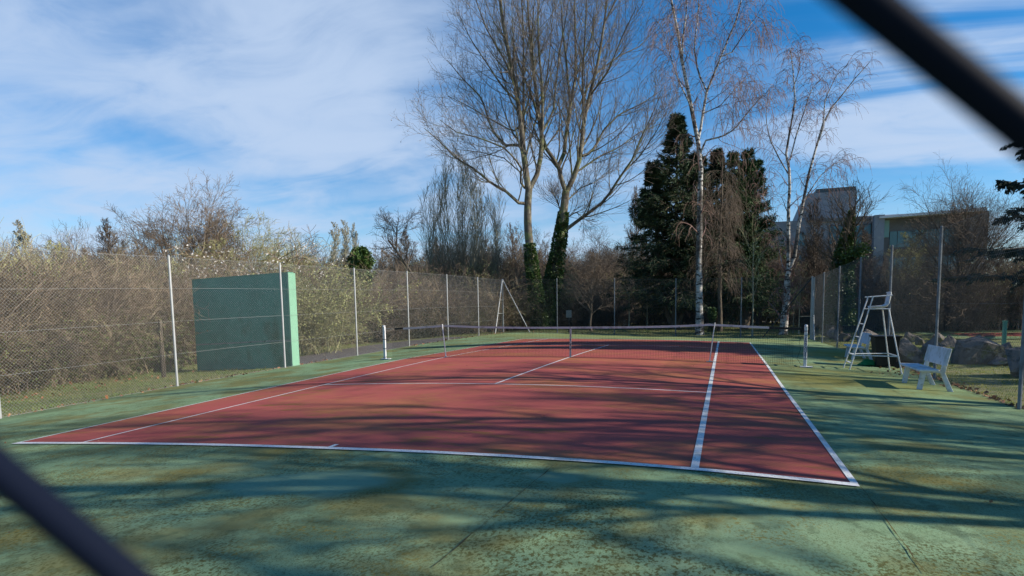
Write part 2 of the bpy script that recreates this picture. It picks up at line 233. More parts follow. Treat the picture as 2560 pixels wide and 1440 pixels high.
M = dict(
 green=mat('green_court_paint', GREEN, .8, [
   ((.245, .34, .195), .8, 6, .46, .70, (1, .8, 1)), ((.115, .17, .095), .55, 7, .46, .68), ((.19, .175, .065), .9, 8, .46, .64, (1, 1, 1), None, .8), ((.085, .115, .06), 6, 8, .52, .66, (1, .8, 1), None, .55),
   ((.085, .075, .02), 42, 8, .47, .60, (1, .7, 1), (.75, 8, .38, .60, (1, 1, 1), (1, -9, -12, .40, 1.0)), .85),
   ((.19, .15, .035), 34, 7, .51, .62, (1, .8, 1), (1.1, 7, .46, .62, (1, 1, 1), (1, -9, -12.3, .3, .95)), .85),
   ((.05, .065, .03), 90, 5, .52, .64, (1, 1, 1), (.5, 6, .36, .60), .7)],
   bump=(90, 4, .35, .006), spec=.03,
   ellipses=[(pud[0], pud[1], .80, .36, .10, (.215, .33, .215), .75, .25), (pud2[0], pud2[1], .28, .16, .3, (.20, .31, .20), .7, .3), (pud4[0], pud4[1], .22, .2, .3, (.16, .25, .17), .6, .3),
             (mos[0], mos[1], 1.1, .9, .2, (.23, .17, .035), .75, .9), (mos3[0], mos3[1], 1.5, 3.2, 0, (.21, .20, .04), .7, .7), (7.4, -2.2, 1.8, 2.4, 0, (.20, .21, .06), .45, .9), (0, 17, 9, 3.0, 0, (.25, .27, .10), .75, .6)]),
 red=mat('red_court_paint', RED, .78, [
   ((.37, .145, .070), .42, 7, .45, .64, (1, 1.5, 1), None, .8), ((.26, .062, .062), .8, 7, .50, .70, (1, 1.6, 1), None, .7), ((.23, .12, .04), 2.6, 8, .50, .66, (.6, 1.7, 1), (.35, 5, .40, .60), .75),
   ((.17, .11, .045), 48, 6, .52, .66, (1, 1, 1), (.7, 6, .42, .62), .6), ((.40, .13, .10), 60, 3, .62, .72, (1, 1, 1), None, .4)], bump=(80, 4, .3, .005), spec=.03),
 line=mat('white_court_line', (.72, .71, .68), .7, [((.46, .45, .38), 3, 7, .48, .66, (1, 1, 1), None, .75), ((.24, .21, .15), 45, 6, .54, .66, (1, 1, 1), None, .7)]),
 crack=mat('mossy_joint', (.075, .060, .022), .95, [((.13, .11, .03), 12, 4, .45, .6)]),
 grass=mat('lawn', (.16, .185, .06), .95, [((.235, .21, .10), 1.2, 6, .42, .62), ((.09, .13, .035), 3.5, 6, .48, .66), ((.25, .24, .09), 22, 4, .5, .7, (1, 1, 1), None, .6)], bump=(40, 5, .7, .05)),
 blade=mat('grass_blades', (.15, .21, .055), .8, [((.27, .24, .10), .9, 4, .45, .62)], transl=.3),
 rgrass=mat('mossy_lawn_blades', (.30, .30, .05), .8, [((.15, .17, .035), 1.4, 4, .45, .62)], transl=.3),
 asphalt=mat('asphalt_path', (.12, .105, .10), .9, [((.16, .14, .13), 3, 5, .45, .65), ((.07, .062, .06), 40, 3, .5, .7)], bump=(120, 3, .4, .006)),
 road=mat('pale_road', (.42, .38, .32), .9, [((.34, .31, .27), 1, 4, .4, .7)]),
 plane=mat('plane_bark', (.12, .104, .082), .9, [((.25, .225, .165), 2.6, 4, .50, .58, (1, 1, .35)), ((.10, .082, .06), 3.2, 5, .5, .62, (1, 1, .5)), ((.17, .18, .08), 1.1, 3, .5, .66)], bump=(14, 5, .6, .03)),
 ptwig=mat('plane_twigs', (.22, .17, .14), .9, [((.30, .24, .19), 1.2, 2, .4, .6)]),
 birch=mat('birch_bark', (.50, .485, .45), .85, [((.28, .25, .215), 2.1, 5, .46, .62, (1, 1, 2.0)), ((.035, .030, .027), 2.6, 6, .50, .58, (1.2, 1.2, 2.6)), ((.05, .042, .036), .7, 6, .50, .60, (1.4, 1.4, .5), None, .85)], bump=(10, 4, .6, .03, (1, 1, 4))),
 birchtwig=mat('birch_twigs', (.20, .12, .10), .9), catkin=mat('catkin_twigs', (.21, .135, .105), .9),
 bark=mat('dark_bark', (.095, .074, .055), .95, [((.15, .125, .09), 4, 5, .45, .65, (1, 1, .3))], bump=(12, 5, .7, .03, (1, 1, .4)), vary=.25),
 twig=mat('brown_twigs', (.115, .088, .066), .95, [((.175, .135, .10), .7, 2, .4, .62)], vary=.3),
 tan=mat('tan_brush_twigs', (.25, .19, .125), .95, [((.15, .105, .07), .8, 3, .42, .6), ((.34, .275, .19), 1.7, 3, .52, .68)], vary=.22),
 pale=mat('pale_twigs', (.36, .34, .25), .95, [((.26, .24, .17), .8, 3, .42, .6)], vary=.15),
 olive=mat('budding_twigs', (.25, .225, .12), .95, [((.33, .32, .16), .8, 3, .42, .6)], vary=.2),
 willow=mat('willow_leaves', (.48, .49, .19), .8, [((.33, .35, .13), .7, 3, .42, .6)], transl=.35),
 bramble=mat('bramble_leaves', (.13, .17, .05), .75, [((.22, .20, .08), .8, 3, .45, .6)], vary=.3, transl=.2),
 ivy=mat('ivy_leaves', (.065, .12, .025), .55, [((.12, .15, .035), 1.5, 3, .52, .68), ((.02, .04, .012), .9, 3, .5, .65)], transl=.12, spec=.5),
 needle=mat('dark_needles', (.030, .058, .025), .8, [((.065, .095, .036), .5, 4, .45, .62), ((.012, .024, .014), 1.4, 4, .5, .65)], vary=.1),
 needle2=mat('green_needles', (.030, .068, .022), .8, [((.05, .095, .028), .5, 4, .45, .62)]),
 blue=mat('cedar_needles', (.022, .040, .032), .8, [((.04, .065, .05), .7, 3, .45, .62)]),
 brownneedle=mat('browned_needles', (.075, .062, .030), .85, [((.04, .045, .02), .8, 3, .45, .6)]),
 blossom=mat('white_blossom', (.75, .72, .68), .8, transl=.3),
 hedge=mat('hedge_leaves', (.040, .045, .022), .85, [((.075, .062, .035), 1.5, 4, .45, .62)]),
 deadleaf=mat('dead_leaves', (.24, .105, .045), .85, [((.36, .21, .11), 3, 3, .45, .6), ((.10, .045, .025), 5, 3, .5, .62)]),
 rock=mat('grey_rock', (.15, .13, .115), .9, [((.27, .24, .205), 2.2, 6, .50, .66), ((.07, .06, .052), 3.5, 6, .46, .64), ((.16, .17, .06), 1.6, 5, .56, .7)], bump=(7, 8, .9, .08), vary=.15),
 galv=mat('galvanised_steel', (.40, .41, .41), .5, [((.36, .37, .36), 6, 5, .45, .65)], metal=.35),
 wire=mat('galvanised_wire', (.34, .345, .33), .6, metal=.2),
 nearwire=mat('plastic_coated_wire', (.006, .009, .020), .6, spec=.06), galvdark=mat('shaded_steel', (.17, .19, .21), .75, [((.12, .13, .14), 5, 5, .45, .65)]), darkwire=mat('shaded_wire', (.11, .12, .12), .7),  # galvdark, darkwire: galvanised steel and wire, their shaded side put into the colour
 whitepaint=mat('white_painted_metal', (.58, .59, .59), .6, [((.34, .32, .28), 5, 7, .52, .68, (1, 1, .4), None, .7)]),
 bench=mat('weathered_white_plank', (.58, .60, .63), .75, [((.40, .41, .38), 4, 7, .46, .66, (1, 1, 1), None, .75), ((.22, .22, .16), 9, 7, .56, .68, (1, 1, 1), None, .6)]),
 stick=mat('aluminium_stick', (.55, .55, .55), .4, metal=.5),
 netblack=mat('net_cord', (.025, .030, .026), .9), strap=mat('worn_white_strap', (.42, .40, .38), .85, [((.12, .11, .10), 14, 4, .5, .6, (1, 1, .6))]),
 band=mat('net_headband', (.52, .50, .49), .85, [((.27, .26, .25), 3, 5, .5, .7)]), ink=mat('navy_lettering', (.012, .02, .10), .6),
 black=mat('black_plastic', (.012, .012, .013), .5), greenbag=mat('green_plastic', (.01, .16, .05), .5),
 walldark=mat('dark_green_wall_paint', (.10, .34, .25), .95, [((.085, .29, .21), .9, 5, .42, .66), ((.115, .37, .27), 2.5, 5, .52, .7), ((.07, .13, .06), 1.1, 6, .52, .70, (1, 1, .5), None, .6)], bump=(30, 4, .2, .01), spec=.02),
 wallmint=mat('mint_wall_paint', (.22, .44, .30), .7, [((.20, .42, .28), 2, 5, .45, .65, (1, 1, .4))]), wallline=mat('grey_wall_line', (.20, .30, .27), .8, [((.06, .15, .12), 5, 5, .5, .66)]),
 conc=mat('building_concrete', (.25, .262, .285), .85, [((.215, .215, .22), .3, 5, .42, .62), ((.31, .315, .32), 1.2, 5, .5, .7)]),
 concdark=mat('building_dark_cladding', (.16, .155, .15), .8, [((.12, .118, .115), .4, 4, .45, .6)]), fascia=mat('teal_dark_fascia', (.07, .10, .11), .6),
 roofw=mat('pale_roof_metal', (.62, .62, .62), .5), roofl=mat('lilac_grey_roof', (.42, .42, .45), .6), glass=mat('teal_glass', (.085, .19, .21), .2, spec=.6), glassl=mat('pale_teal_panel', (.22, .38, .35), .35),
 mull=mat('dark_mullion', (.04, .045, .045), .6), sign=mat('blue_sign', (.02, .16, .45), .6), screen=mat('green_windscreen', (.022, .070, .052), .85, [((.035, .10, .075), 1.2, 4, .45, .65)]),
 wood=mat('brown_wood', (.14, .085, .05), .9), white=mat('white_concrete', (.66, .63, .58), .8), notice=mat('grey_notice', (.17, .19, .19), .6),
)
# ------------------------------------------------------------------ ground, court, lines
def sheet(name, xs, ys, mt, dz=0., fn=None):
    X, Y = np.meshgrid(xs, ys, indexing='ij'); Z = H(X, Y)+dz
    if fn: Z = Z+fn(X, Y)
    nx, ny = X.shape; i = np.arange(nx-1)[:, None]*ny; j = np.arange(ny-1)[None]
    F = np.stack([i+j, i+ny+j, i+ny+j+1, i+j+1], -1).reshape(-1, 4)
    return MB().add(np.stack([X, Y, Z], -1), F).obj(name, mt, smooth=True)
XL, XR, YN, YF = -9.98, 9.16, -19.5, 21.1
xs = np.unique(np.concatenate([np.linspace(-900, -60, 15), np.linspace(-60, -16, 23), np.arange(-16, 14.1, .75), np.linspace(14, 60, 24), np.linspace(60, 900, 15)]))
ys = np.unique(np.concatenate([np.linspace(-60, -20, 10), np.arange(-20, 24.1, .75), np.linspace(24, 90, 34), np.linspace(90, 1400, 18)]))
def court_dip(X, Y):
    inside = (X > XL+.1) & (X < XR-.1) & (Y < YF-.1) & (Y > YN+.1)
    return np.where(inside, -.12, .0)
ground = tag(sheet('ground', xs, ys, M['grass'], -.015, court_dip), kind='structure')
apron = tag(sheet('court_apron', np.linspace(XL, XR, 41), np.linspace(YN, YF, 83), M['green'], .012), kind='structure')
court = tag(sheet('playing_court', np.linspace(-5.46, 5.46, 45), np.linspace(-11.86, 11.86, 96), M['red'], .017), kind='structure')
def ribbon(pts, w, dz, step=.4):
    out = []
    pts = [np.array(p[:2], float) for p in pts]
    for a, b in zip(pts[:-1], pts[1:]):
        n = max(1, int(np.linalg.norm(b-a)/step)); out += [a+(b-a)*k/n for k in range(n)]
    out.append(pts[-1]); Q = np.array(out); T = np.gradient(Q, axis=0); T /= np.linalg.norm(T, axis=1, keepdims=True); S = np.stack([-T[:, 1], T[:, 0]], 1)
    ww = np.broadcast_to(w, (len(Q),))[:, None]/2
    A = Q-S*ww; B = Q+S*ww; V = np.stack([np.column_stack([A, H(A[:, 0], A[:, 1])+dz]), np.column_stack([B, H(B[:, 0], B[:, 1])+dz])], 1)
    i = np.arange(len(Q)-1)*2
    return MB().add(V, np.stack([i, i+2, i+3, i+1], 1))
hd, hs_ = 5.485, 4.115
for k, (pts, w, dz) in enumerate([([(-hd+.025, -11.835), (-hd+.025, 11.835)], .05, .023), ([(hd-.025, -11.835), (hd-.025, 11.835)], .06, .023),
        ([(-hd, -11.885), (hd, -11.885)], .10, .024), ([(-hd, 11.86), (hd, 11.86)], .06, .024), ([(-hs_, -11.83), (-hs_, 11.82)], .05, .023), ([(hs_, -11.83), (hs_, 11.82)], .075, .023),
        ([(-hs_+.03, -6.4), (hs_-.04, -6.4)], .05, .022), ([(-hs_+.03, 6.4), (hs_-.04, 6.4)], .05, .022), ([(0, -6.37), (0, 6.37)], .05, .0215), ([(0, -11.83), (0, -11.7)], .06, .023)]):
    ribbon(pts, w, dz).obj('painted_line', M['line'], court)
rngc = np.random.default_rng(5)
for (a, b, w) in [((2152, 1222), (2315, 1440), .009), ((1402, 1152), (1085, 1425), .008), ((395, 1112), (60, 1203), .006), ((1560, 1130), (1420, 1180), .005)]:
    A = at_ground(*a); B = at_ground(*b); d = B-A; L = np.linalg.norm(d[:2]); n = int(L/.12)+2; t = np.linspace(0, 1, n)
    P = A[None, :2]+t[:, None]*d[None, :2]; P += rngc.normal(size=P.shape)*.0045
    o = ribbon(P, w*(.4+1.5*rngc.random(n)**2), .0215, 9).obj('surface_joint', M['crack'], apron)
# asphalt path behind the left fence, from the practice wall to the far corner
def patch(name, poly_l, poly_r, mt, dz):
    A = np.array(poly_l, float); B = np.array(poly_r, float); V = []
    for a, b in zip(A, B):
        for t in np.linspace(0, 1, 7): V.append(a+(b-a)*t)
    V = np.array(V); V = np.column_stack([V, H(V[:, 0], V[:, 1])+dz]); n = len(A); F = [(i*7+j, i*7+7+j, i*7+8+j, i*7+j+1) for i in range(n-1) for j in range(6)]
    return MB().add(V, F).obj(name, mt)
def dens(P, k=12):
    P = np.array(P, float); s = np.linspace(0, len(P)-1, k*(len(P)-1)+1); i = np.minimum(s.astype(int), len(P)-2); t = (s-i)[:, None]; return P[i]*(1-t)+P[i+1]*t
tag(patch('footpath', dens([(-10.02, .0), (-10.02, 3.5), (-10.1, 9), (-10.3, 16)]), dens([(-13.2, 1.0), (-13.4, 4.5), (-13.6, 9.5), (-12.0, 16.2)]), M['asphalt'], .006), kind='structure')
tag(patch('road', dens([(-70, 52), (80, 50)], 40), dens([(-70, 56.5), (80, 54.5)], 40), M['road'], .03), kind='structure')
tag(patch('second_court', dens([(17.5, 27), (60, 27)], 16), dens([(17.5, 23.2), (60, 23.2)], 16), M['red'], .03), kind='structure')
tag(patch('second_court_border', dens([(16, 30.5), (60, 30.5)], 16), dens([(16, 20.8), (60, 20.8)], 16), M['green'], .018), kind='structure')

# ------------------------------------------------------------------ grass and fallen leaves
rng = np.random.default_rng(11)
def blades(name, n, xr, yr, mt, hmin, hmax, keep=None, label='', cat='grass'):
    X = rng.uniform(*xr, n); Y = rng.uniform(*yr, n)
    if keep is not None: k = keep(X, Y); X, Y = X[k], Y[k]
    Z = H(X, Y)-.02; P = np.column_stack([X, Y, Z]); D = rng.normal(size=P.shape)*.45; D[:, 2] = 1
    clump = .6+.8*(np.sin(X*3.1+np.sin(Y*2.3))*np.sin(Y*2.7+X) > .1)
    o = MB().leaves(P, D, rng.uniform(.008, .02, len(P)), rng.uniform(hmin, hmax, len(P))*clump, rng).obj(name, mt)
    return tag(o, label, cat, kind='stuff')
def not_path(X, Y): return ~((X > -13.9) & (Y > -.2) & (Y < 16)) & ~((X < -9.85) & (X > -14.25) & (np.abs(Y+.2) < .16))
blades('grass', 45000, (-18, -9.97), (-14, 22), M['blade'], .03, .10, not_path, 'short rough green grass along the outside of the left fence')
blades('mossy_grass', 42000, (9.1, 15.5), (-9, 22), M['rgrass'], .02, .06, None, 'low yellow green mossy grass beyond the right hand fence')
blades('far_grass', 30000, (-9, 20), (21.15, 40), M['blade'], .04, .13, None, 'dark green grass under the trees beyond the far fence')
def leaf_litter():
    P = []
    for n, fx in ((150, lambda: (rng.normal(-9.97, .07), rng.uniform(-11, 2))), (170, lambda: (rng.normal(-9.85, .10), rng.uniform(8, 21))), (60, lambda: (rng.uniform(-9.9, 9), rng.normal(21.0, .12))),
                  (420, lambda: (9.1+abs(rng.normal(0, .09)), rng.uniform(-9, 5))), (60, lambda: (rng.normal(8.6, .3), rng.uniform(-2.5, 2))), (70, lambda: (rng.uniform(-9, 9), rng.uniform(-16, 12))), (500, lambda: (rng.uniform(-17, -13.2), rng.uniform(-13, -1)))):
        for _ in range(n): P.append(fx())
    P = np.array(P); P = np.column_stack([P, H(P[:, 0], P[:, 1])+.022+rng.random(len(P))*.02]); D = rng.normal(size=P.shape); D[:, 2] *= .3
    s = rng.uniform(.03, .09, len(P)); s[:550][rng.random(550) < .10] = .11; s[-570:-500] = rng.uniform(.012, .03, 70)
    return MB().leaves(P, D, s, s*1.1, rng).obj('fallen_leaves', M['deadleaf'])
tag(leaf_litter(), 'brown fallen leaves gathered along the court edges', 'leaves', kind='stuff')

# ------------------------------------------------------------------ chain link fences
def mesh_panel(A, B, h, pitch, r, mt, parent, base=None, step=None):
    """two families of 45 degree wires between ground line A-B and height h"""
    A = np.array(A[:2], float); B = np.array(B[:2], float); L = np.linalg.norm(B-A); m = MB(); nrm = np.array([-(B-A)[1], (B-A)[0]])/L
    for sgn in (1, -1):
        s0 = np.arange(-h, L+h, pitch)
        a = np.clip(s0, 0, L); 
        if sgn > 0: lo_s, hi_s = s0, s0+h
        else: lo_s, hi_s = s0, s0-h
        lo_c = np.clip(lo_s, 0, L); hi_c = np.clip(hi_s, 0, L); v0 = np.abs(lo_c-lo_s); v1 = h-np.abs(hi_c-hi_s)
        k = v1-v0 > .02; lo_c, hi_c, v0, v1 = lo_c[k], hi_c[k], v0[k], v1[k]
        t = np.linspace(0, 1, 4)[None]; S = lo_c[:, None]+(hi_c-lo_c)[:, None]*t; Vv = v0[:, None]+(v1-v0)[:, None]*t
        XY = A+S[..., None]/L*(B-A)+nrm*(.003*sgn); Z = H(XY[..., 0], XY[..., 1])+Vv+.02
        m.tubes(np.concatenate([XY, Z[..., None]], -1), np.full(S.shape, r), 3)
    return stuff(m.obj('chain_link_mesh', mt, parent))
def fence(label, A, B, n, h=3.58, skip=(), pr=.032, posts=None, rows=(.03, .9, 1.8, 2.7, 3.54), wr=.0021, dark=False):
    A = np.array(A, float); B = np.array(B, float); c = (A+B)/2
    t = thing('chain_link_fence', label, 'fence', (c[0], c[1], h1(*c)))
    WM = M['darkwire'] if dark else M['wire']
    for k in range(n+1):
        if k in skip: continue
        P = A+(B-A)*k/n; z = h1(*P)
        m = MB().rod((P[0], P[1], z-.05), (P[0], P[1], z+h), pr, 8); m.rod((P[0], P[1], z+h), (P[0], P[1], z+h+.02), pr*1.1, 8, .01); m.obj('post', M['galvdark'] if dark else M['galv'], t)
    for v in rows:
        K = 30; S = A+(B-A)*np.linspace(0, 1, K)[:, None]; MB().tubes(np.column_stack([S, H(S[:, 0], S[:, 1])+v]), np.full(K, .0028), 4).obj('tension_wire', WM, t, smooth=True)
    mesh_panel(A, B, h-.04, .075, wr, WM, t); return t
LX, RX = -9.9, 9.08
fl = fence('tall chain link fence along the left side of the court, by the green wall', (LX, -18.23), (LX, 21.1), 9, skip=(9,), wr=.0019)
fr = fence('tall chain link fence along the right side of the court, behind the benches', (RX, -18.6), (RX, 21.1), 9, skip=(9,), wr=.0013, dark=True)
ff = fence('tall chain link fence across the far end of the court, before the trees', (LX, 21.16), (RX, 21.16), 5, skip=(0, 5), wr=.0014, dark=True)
def corner(par, x, y, sx, dark=False):
    z = h1(x, y); h = 3.62
    MB().box((x, y, z+h/2), (.09, .09, h)).obj('corner_post', M['galv'], par, bevel=.006)
    m = MB().rod((x, y-.03, z+h-.08), (x, y-1.55, h1(x, y-1.55)), .038, 8); m.obj('brace', M['galv'], par)
    for hh, f in ((.35, 1.39), (1.3, .99), (2.2, .60)):
        MB().rod((x, y, z+hh), (x, y-f, z+hh+.02), .02, 6).obj('rung', M['galv'], par)
    x2 = x+sx*(1.9 if sx > 0 else 2.6); MB().rod((x+sx*.04, y+.02, z+h-.1), (x2, y+.02, h1(x2, y)), .032, 8).obj('brace', M['galv'] if not dark else M['mull'], par)
corner(fl, LX, 21.1, 1); corner(fr, RX, 21.1, -1, True)
MB().box((RX-.02, 20.55, h1(RX, 20.6)+1.78), (.05, .62, 3.4)).obj('gate_panel', M['galv'], fr, bevel=.01) if False else None
for dy in (.35, .95):
    MB().box((RX, 21.1-dy, h1(RX, 20.6)+1.76), (.06, .06, 3.5)).obj('corner_post', M['galv'], fr)
# the chain link panel the camera looks through, a few centimetres in front of the lens
def near_fence():
    yaw = -.24; n = np.array([math.sin(yaw), math.cos(yaw), 0]); e = np.array([math.cos(yaw), -math.sin(yaw), 0]); d0 = .0345; O = CAM+n*d0; O[2] = CAM[2]
    def q(px, py):
        d = ray(px, py); t = d0/(d@n); G = CAM+t*d-O; return np.array([G@e, G[2]])
    L1 = (q(0, 1203), q(263, 1440)); L2 = (q(2190, 0), q(2560, 275)); s = -np.mean([(b-a)[1]/(b-a)[0] for a, b in (L1, L2)])
    nn = np.array([s, 1])/math.hypot(s, 1); o1, o2 = [nn@((a+b)/2) for a, b in (L1, L2)]; p1 = o2-o1
    n2 = np.array([-s, 1])/math.hypot(s, 1); c0 = n2@q(0, 0); c1 = n2@q(2560, 1440); o3 = c0+.0016; p2 = max(p1, c0-c1+.0046)
    w = .00118; m = MB(); half = 2.6; segs = []
    c_xy = O[:2]
    for nv, off, pitch, dz in ((nn, o1, p1, .0008), (n2, o3, p2, -.0008)):
        dr = np.array([nv[1], -nv[0]]); K = int(3.5/pitch)
        for k in range(-K, K+1):
            c = nv*(off+k*pitch); ts = []
            # clip to the panel: |s|<1.9, height between ground and 3.4 m
            lim = []
            for ax, lo, hi in ((0, -2.2, 2.2), (1, -CAM[2]-.05, 1.9)):
                a = (lo-c[ax])/dr[ax]; b = (hi-c[ax])/dr[ax]; lim.append((min(a, b), max(a, b)))
            t0 = max(l[0] for l in lim); t1 = min(l[1] for l in lim)
            if t1-t0 < .05: continue
            P2 = np.array([c+dr*t0, c+dr*t1]); segs.append(O+P2[:, :1]*e+np.array([0, 0, 1])*P2[:, 1:]+n*dz)
    m.tubes(np.array(segs), np.full((len(segs), 2), w), 8)
    t = thing('chain_link_fence', 'out of focus chain link mesh right in front of the viewer', 'fence', (O[0], O[1], h1(O[0], O[1])))
    stuff(m.obj('chain_link_mesh', M['nearwire'], t, smooth=True))
    for s_ in (-2.2, 2.2):
        P = O+e*s_; z = h1(P[0], P[1]); MB().rod((P[0], P[1], z), (P[0], P[1], 3.5), .03, 8).obj('post', M['galv'], t)
near_fence()

# ------------------------------------------------------------------ practice wall
WY = -.25; zr = h1(-10, WY); zl = h1(-14.2, WY); wt = 2.87
w = thing('practice_wall', 'dark green tennis practice wall with a mint green end behind the left fence', 'wall', (-12, WY, zl))
MB().hexa([(-14.28, WY-.07, zl-.1), (-9.99, WY-.07, zr-.1), (-9.99, WY+.16, zr-.1), (-14.28, WY+.16, zl-.1), (-14.28, WY-.07, wt-.12), (-9.99, WY-.07, wt), (-9.99, WY+.16, wt), (-14.28, WY+.16, wt-.12)]).obj('panel', M['walldark'], w)
MB().hexa([(-9.99, WY-.075, zr-.1), (-9.93, WY-.075, zr-.1), (-9.93, WY+.30, zr-.1), (-9.99, WY+.30, zr-.1), (-9.99, WY-.075, wt+.005), (-9.93, WY-.075, wt+.005), (-9.93, WY+.30, wt+.005), (-9.99, WY+.30, wt+.005)]).obj('end_face', M['wallmint'], w)
MB().hexa([(-14.28, WY-.074, zl+.93), (-9.992, WY-.074, zr+.91), (-9.992, WY-.068, zr+.91), (-14.28, WY-.068, zl+.93), (-14.28, WY-.074, zl+.98), (-9.992, WY-.074, zr+.96), (-9.992, WY-.068, zr+.96), (-14.28, WY-.068, zl+.98)]).obj('net_height_line', M['wallline'], w)
MB().hexa([(-14.31, WY-.09, wt-.118), (-9.925, WY-.09, wt+.006), (-9.925, WY+.19, wt+.006), (-14.31, WY+.19, wt-.118), (-14.31, WY-.09, wt-.093), (-9.925, WY-.09, wt+.031), (-9.925, WY+.19, wt+.031), (-14.31, WY+.19, wt-.093)]).obj('coping', M['walldark'], w)

# ------------------------------------------------------------------ net, posts, singles sticks
def net_top(x):
    x = np.abs(x); zb = h1(0, 0); c = zb+.925
    return x
XS = np.array([-6.38, -6.0, -5.2, -4.13, -3.0, -1.5, 0, 1.5, 3.0, 3.98, 5.2, 6.38])
ZPL, ZPR = h1(-6.4, 0)+1.06, h1(6.4, 0)+1.07; ZC = h1(0, 0)+.925; ZSL, ZSR = h1(-4.13, 0)+1.055, h1(3.98, 0)+1.08
ZT = np.array([ZPL, ZPL-.005, (ZPL+ZSL)/2-.015, ZSL, ZSL*.62+ZC*.38-.02, ZSL*.22+ZC*.78-.015, ZC, ZSR*.22+ZC*.78-.015, ZSR*.62+ZC*.38-.02, ZSR, (ZPR+ZSR)/2-.015, ZPR-.01])
def ztop(x): return np.interp(x, XS, ZT)
def zbot(x): return H(x, np.zeros_like(x))+.035
net = thing('tennis_net', 'dark tennis net with worn pale headband stretched across the court', 'net', (0, 0, h1(0, 0)))
mb = MB(); xsn = np.arange(-6.1, 6.12, .045); mb.tubes(np.stack([np.column_stack([xsn, 0*xsn, zbot(xsn)]), np.column_stack([xsn, 0*xsn, ztop(xsn)-.05])], 1), np.full((len(xsn), 2), .0024), 3)
xx = np.linspace(-6.1, 6.1, 40)
for k in range(21):
    f = k/20; mb.tubes(np.column_stack([xx, 0*xx+.002, zbot(xx)*(1-f)+(ztop(xx)-.05)*f]), np.full(40, (.0024 if k else .004)), 3)
stuff(mb.obj('net_mesh', M['netblack'], net))
def bandmesh(x0, x1, hgt, th, mt, name):
    x = np.linspace(x0, x1, 30); zt = ztop(x)
    V = np.stack([np.column_stack([x, 0*x+a, zt+b]) for a, b in ((-th, -hgt), (-th, 0), (th, 0), (th, -hgt))], 1)
    F = [(i*4+j, i*4+4+j, i*4+4+(j+1) % 4, i*4+(j+1) % 4) for i in range(29) for j in range(4)]
    MB().add(V, F).obj(name, mt, net)
bandmesh(-5.68, 5.5, .058, .009, M['band'], 'headband'); bandmesh(-6.0, -5.68, .05, .014, M['black'], 'cable_sleeve'); bandmesh(5.5, 6.3, .06, .016, M['black'], 'cable_sleeve')
MB().tubes(np.array([(-6.35, 0, ZPL-.02), (-6.0, 0, ZPL-.03)]), np.array([.004, .004]), 4).obj('cable', M['stick'], net)
MB().box((0, -.012, (ZC+h1(0, 0))/2), (.055, .02, ZC-h1(0, 0)-.005), ry=.02).obj('centre_strap', M['strap'], net)
for x, dx, zt, nm in ((-4.13, -.10, ZSL, 0), (3.98, .13, ZSR, 1)):
    s = thing('singles_stick', 'silver singles stick leaning at the net by the left tramline' if nm == 0 else 'thin grey singles stick with a flat foot by the right tramline', 'net stick', (x, -.03, h1(x, 0)), 'singles sticks holding up the net')
    MB().rod((x, -.03, h1(x, 0)+.02), (x+dx, -.03, zt+.03), .019 if nm == 0 else .016, 8).obj('pole', M['whitepaint'] if nm == 0 else M['stick'], s)
    MB().box((x, -.03, h1(x, 0)+.03), (.16 if nm else .06, .10, .015)).obj('foot', M['stick'], s)
def net_post(x, word, label):
    z = h1(x, 0); t = thing('net_post', label, 'net post', (x, 0, z), 'square posts at the ends of the net'); H_ = 1.09
    MB().box((x, 0, z+H_/2+.01), (.078, .078, H_)).obj('shaft', M['whitepaint'], t, bevel=.012)
    MB().tubes(np.array([(x, -.04, z+H_), (x, -.03, z+H_+.03), (x, .03, z+H_+.03), (x, .04, z+H_)]), np.array([.03, .04, .04, .03]), 8).obj('pulley_cap', M['stick'], t)
    MB().box((x+.03*(1 if x > 0 else 1), -.01, z+.028), (.30, .20, .018)).obj('base_plate', M['whitepaint'], t, bevel=.004)
    for hz in (.24, .98) if x > 0 else (.08, .37, .68): MB().box((x, 0, z+hz), (.083, .083, .018)).obj('tie_strap', M['black'], t)
    sx = -1 if x > 0 else 1; P = [(x+sx*.06, -.03, z+.95), (x+sx*.16, -.03, z+.7), (x+sx*.12, -.03, z+.5), (x+sx*.2, -.03, z+.25), (x+sx*.10, -.03, z+.08)] if x > 0 else [(x+sx*.09, -.03, z+1.0), (x+sx*.08, -.03, z+.65), (x+sx*.1, -.03, z+.5), (x+sx*.06, -.03, z+.35), (x+sx*.1, -.03, z+.2), (x+sx*.06, -.03, z+.08)]
    P = dens(P, 6); MB().tubes(P, np.full(len(P), .004), 4).obj('hanging_cord', M['netblack'], t)
    if word:
        fc = bpy.data.curves.new('lettering', 'FONT'); fc.body = '\n'.join(word); fc.size = .085; fc.space_line = .80; fc.align_x = 'CENTER'; fc.extrude = .001; fc.offset = .0022
        to = bpy.data.objects.new('tmp', fc); C.objects.link(to); dg = bpy.context.evaluated_depsgraph_get(); me = bpy.data.meshes.new_from_object(to.evaluated_get(dg)); bpy.data.objects.remove(to)
        me.materials.clear(); me.materials.append(M['ink']); o = bpy.data.objects.new('lettering', me); C.objects.link(o); o.parent = t; o.matrix_parent_inverse = Matrix.Translation(-t.location)
        o.matrix_world = Matrix.Translation((x, -.0410, z+.815))@Matrix.Rotation(PI/2, 4, 'X')
net_post(-6.4, '', 'white square net post at the left end of the net')
net_post(6.4, 'TENNCOURT', 'white square net post with navy lettering at the right end of the net')

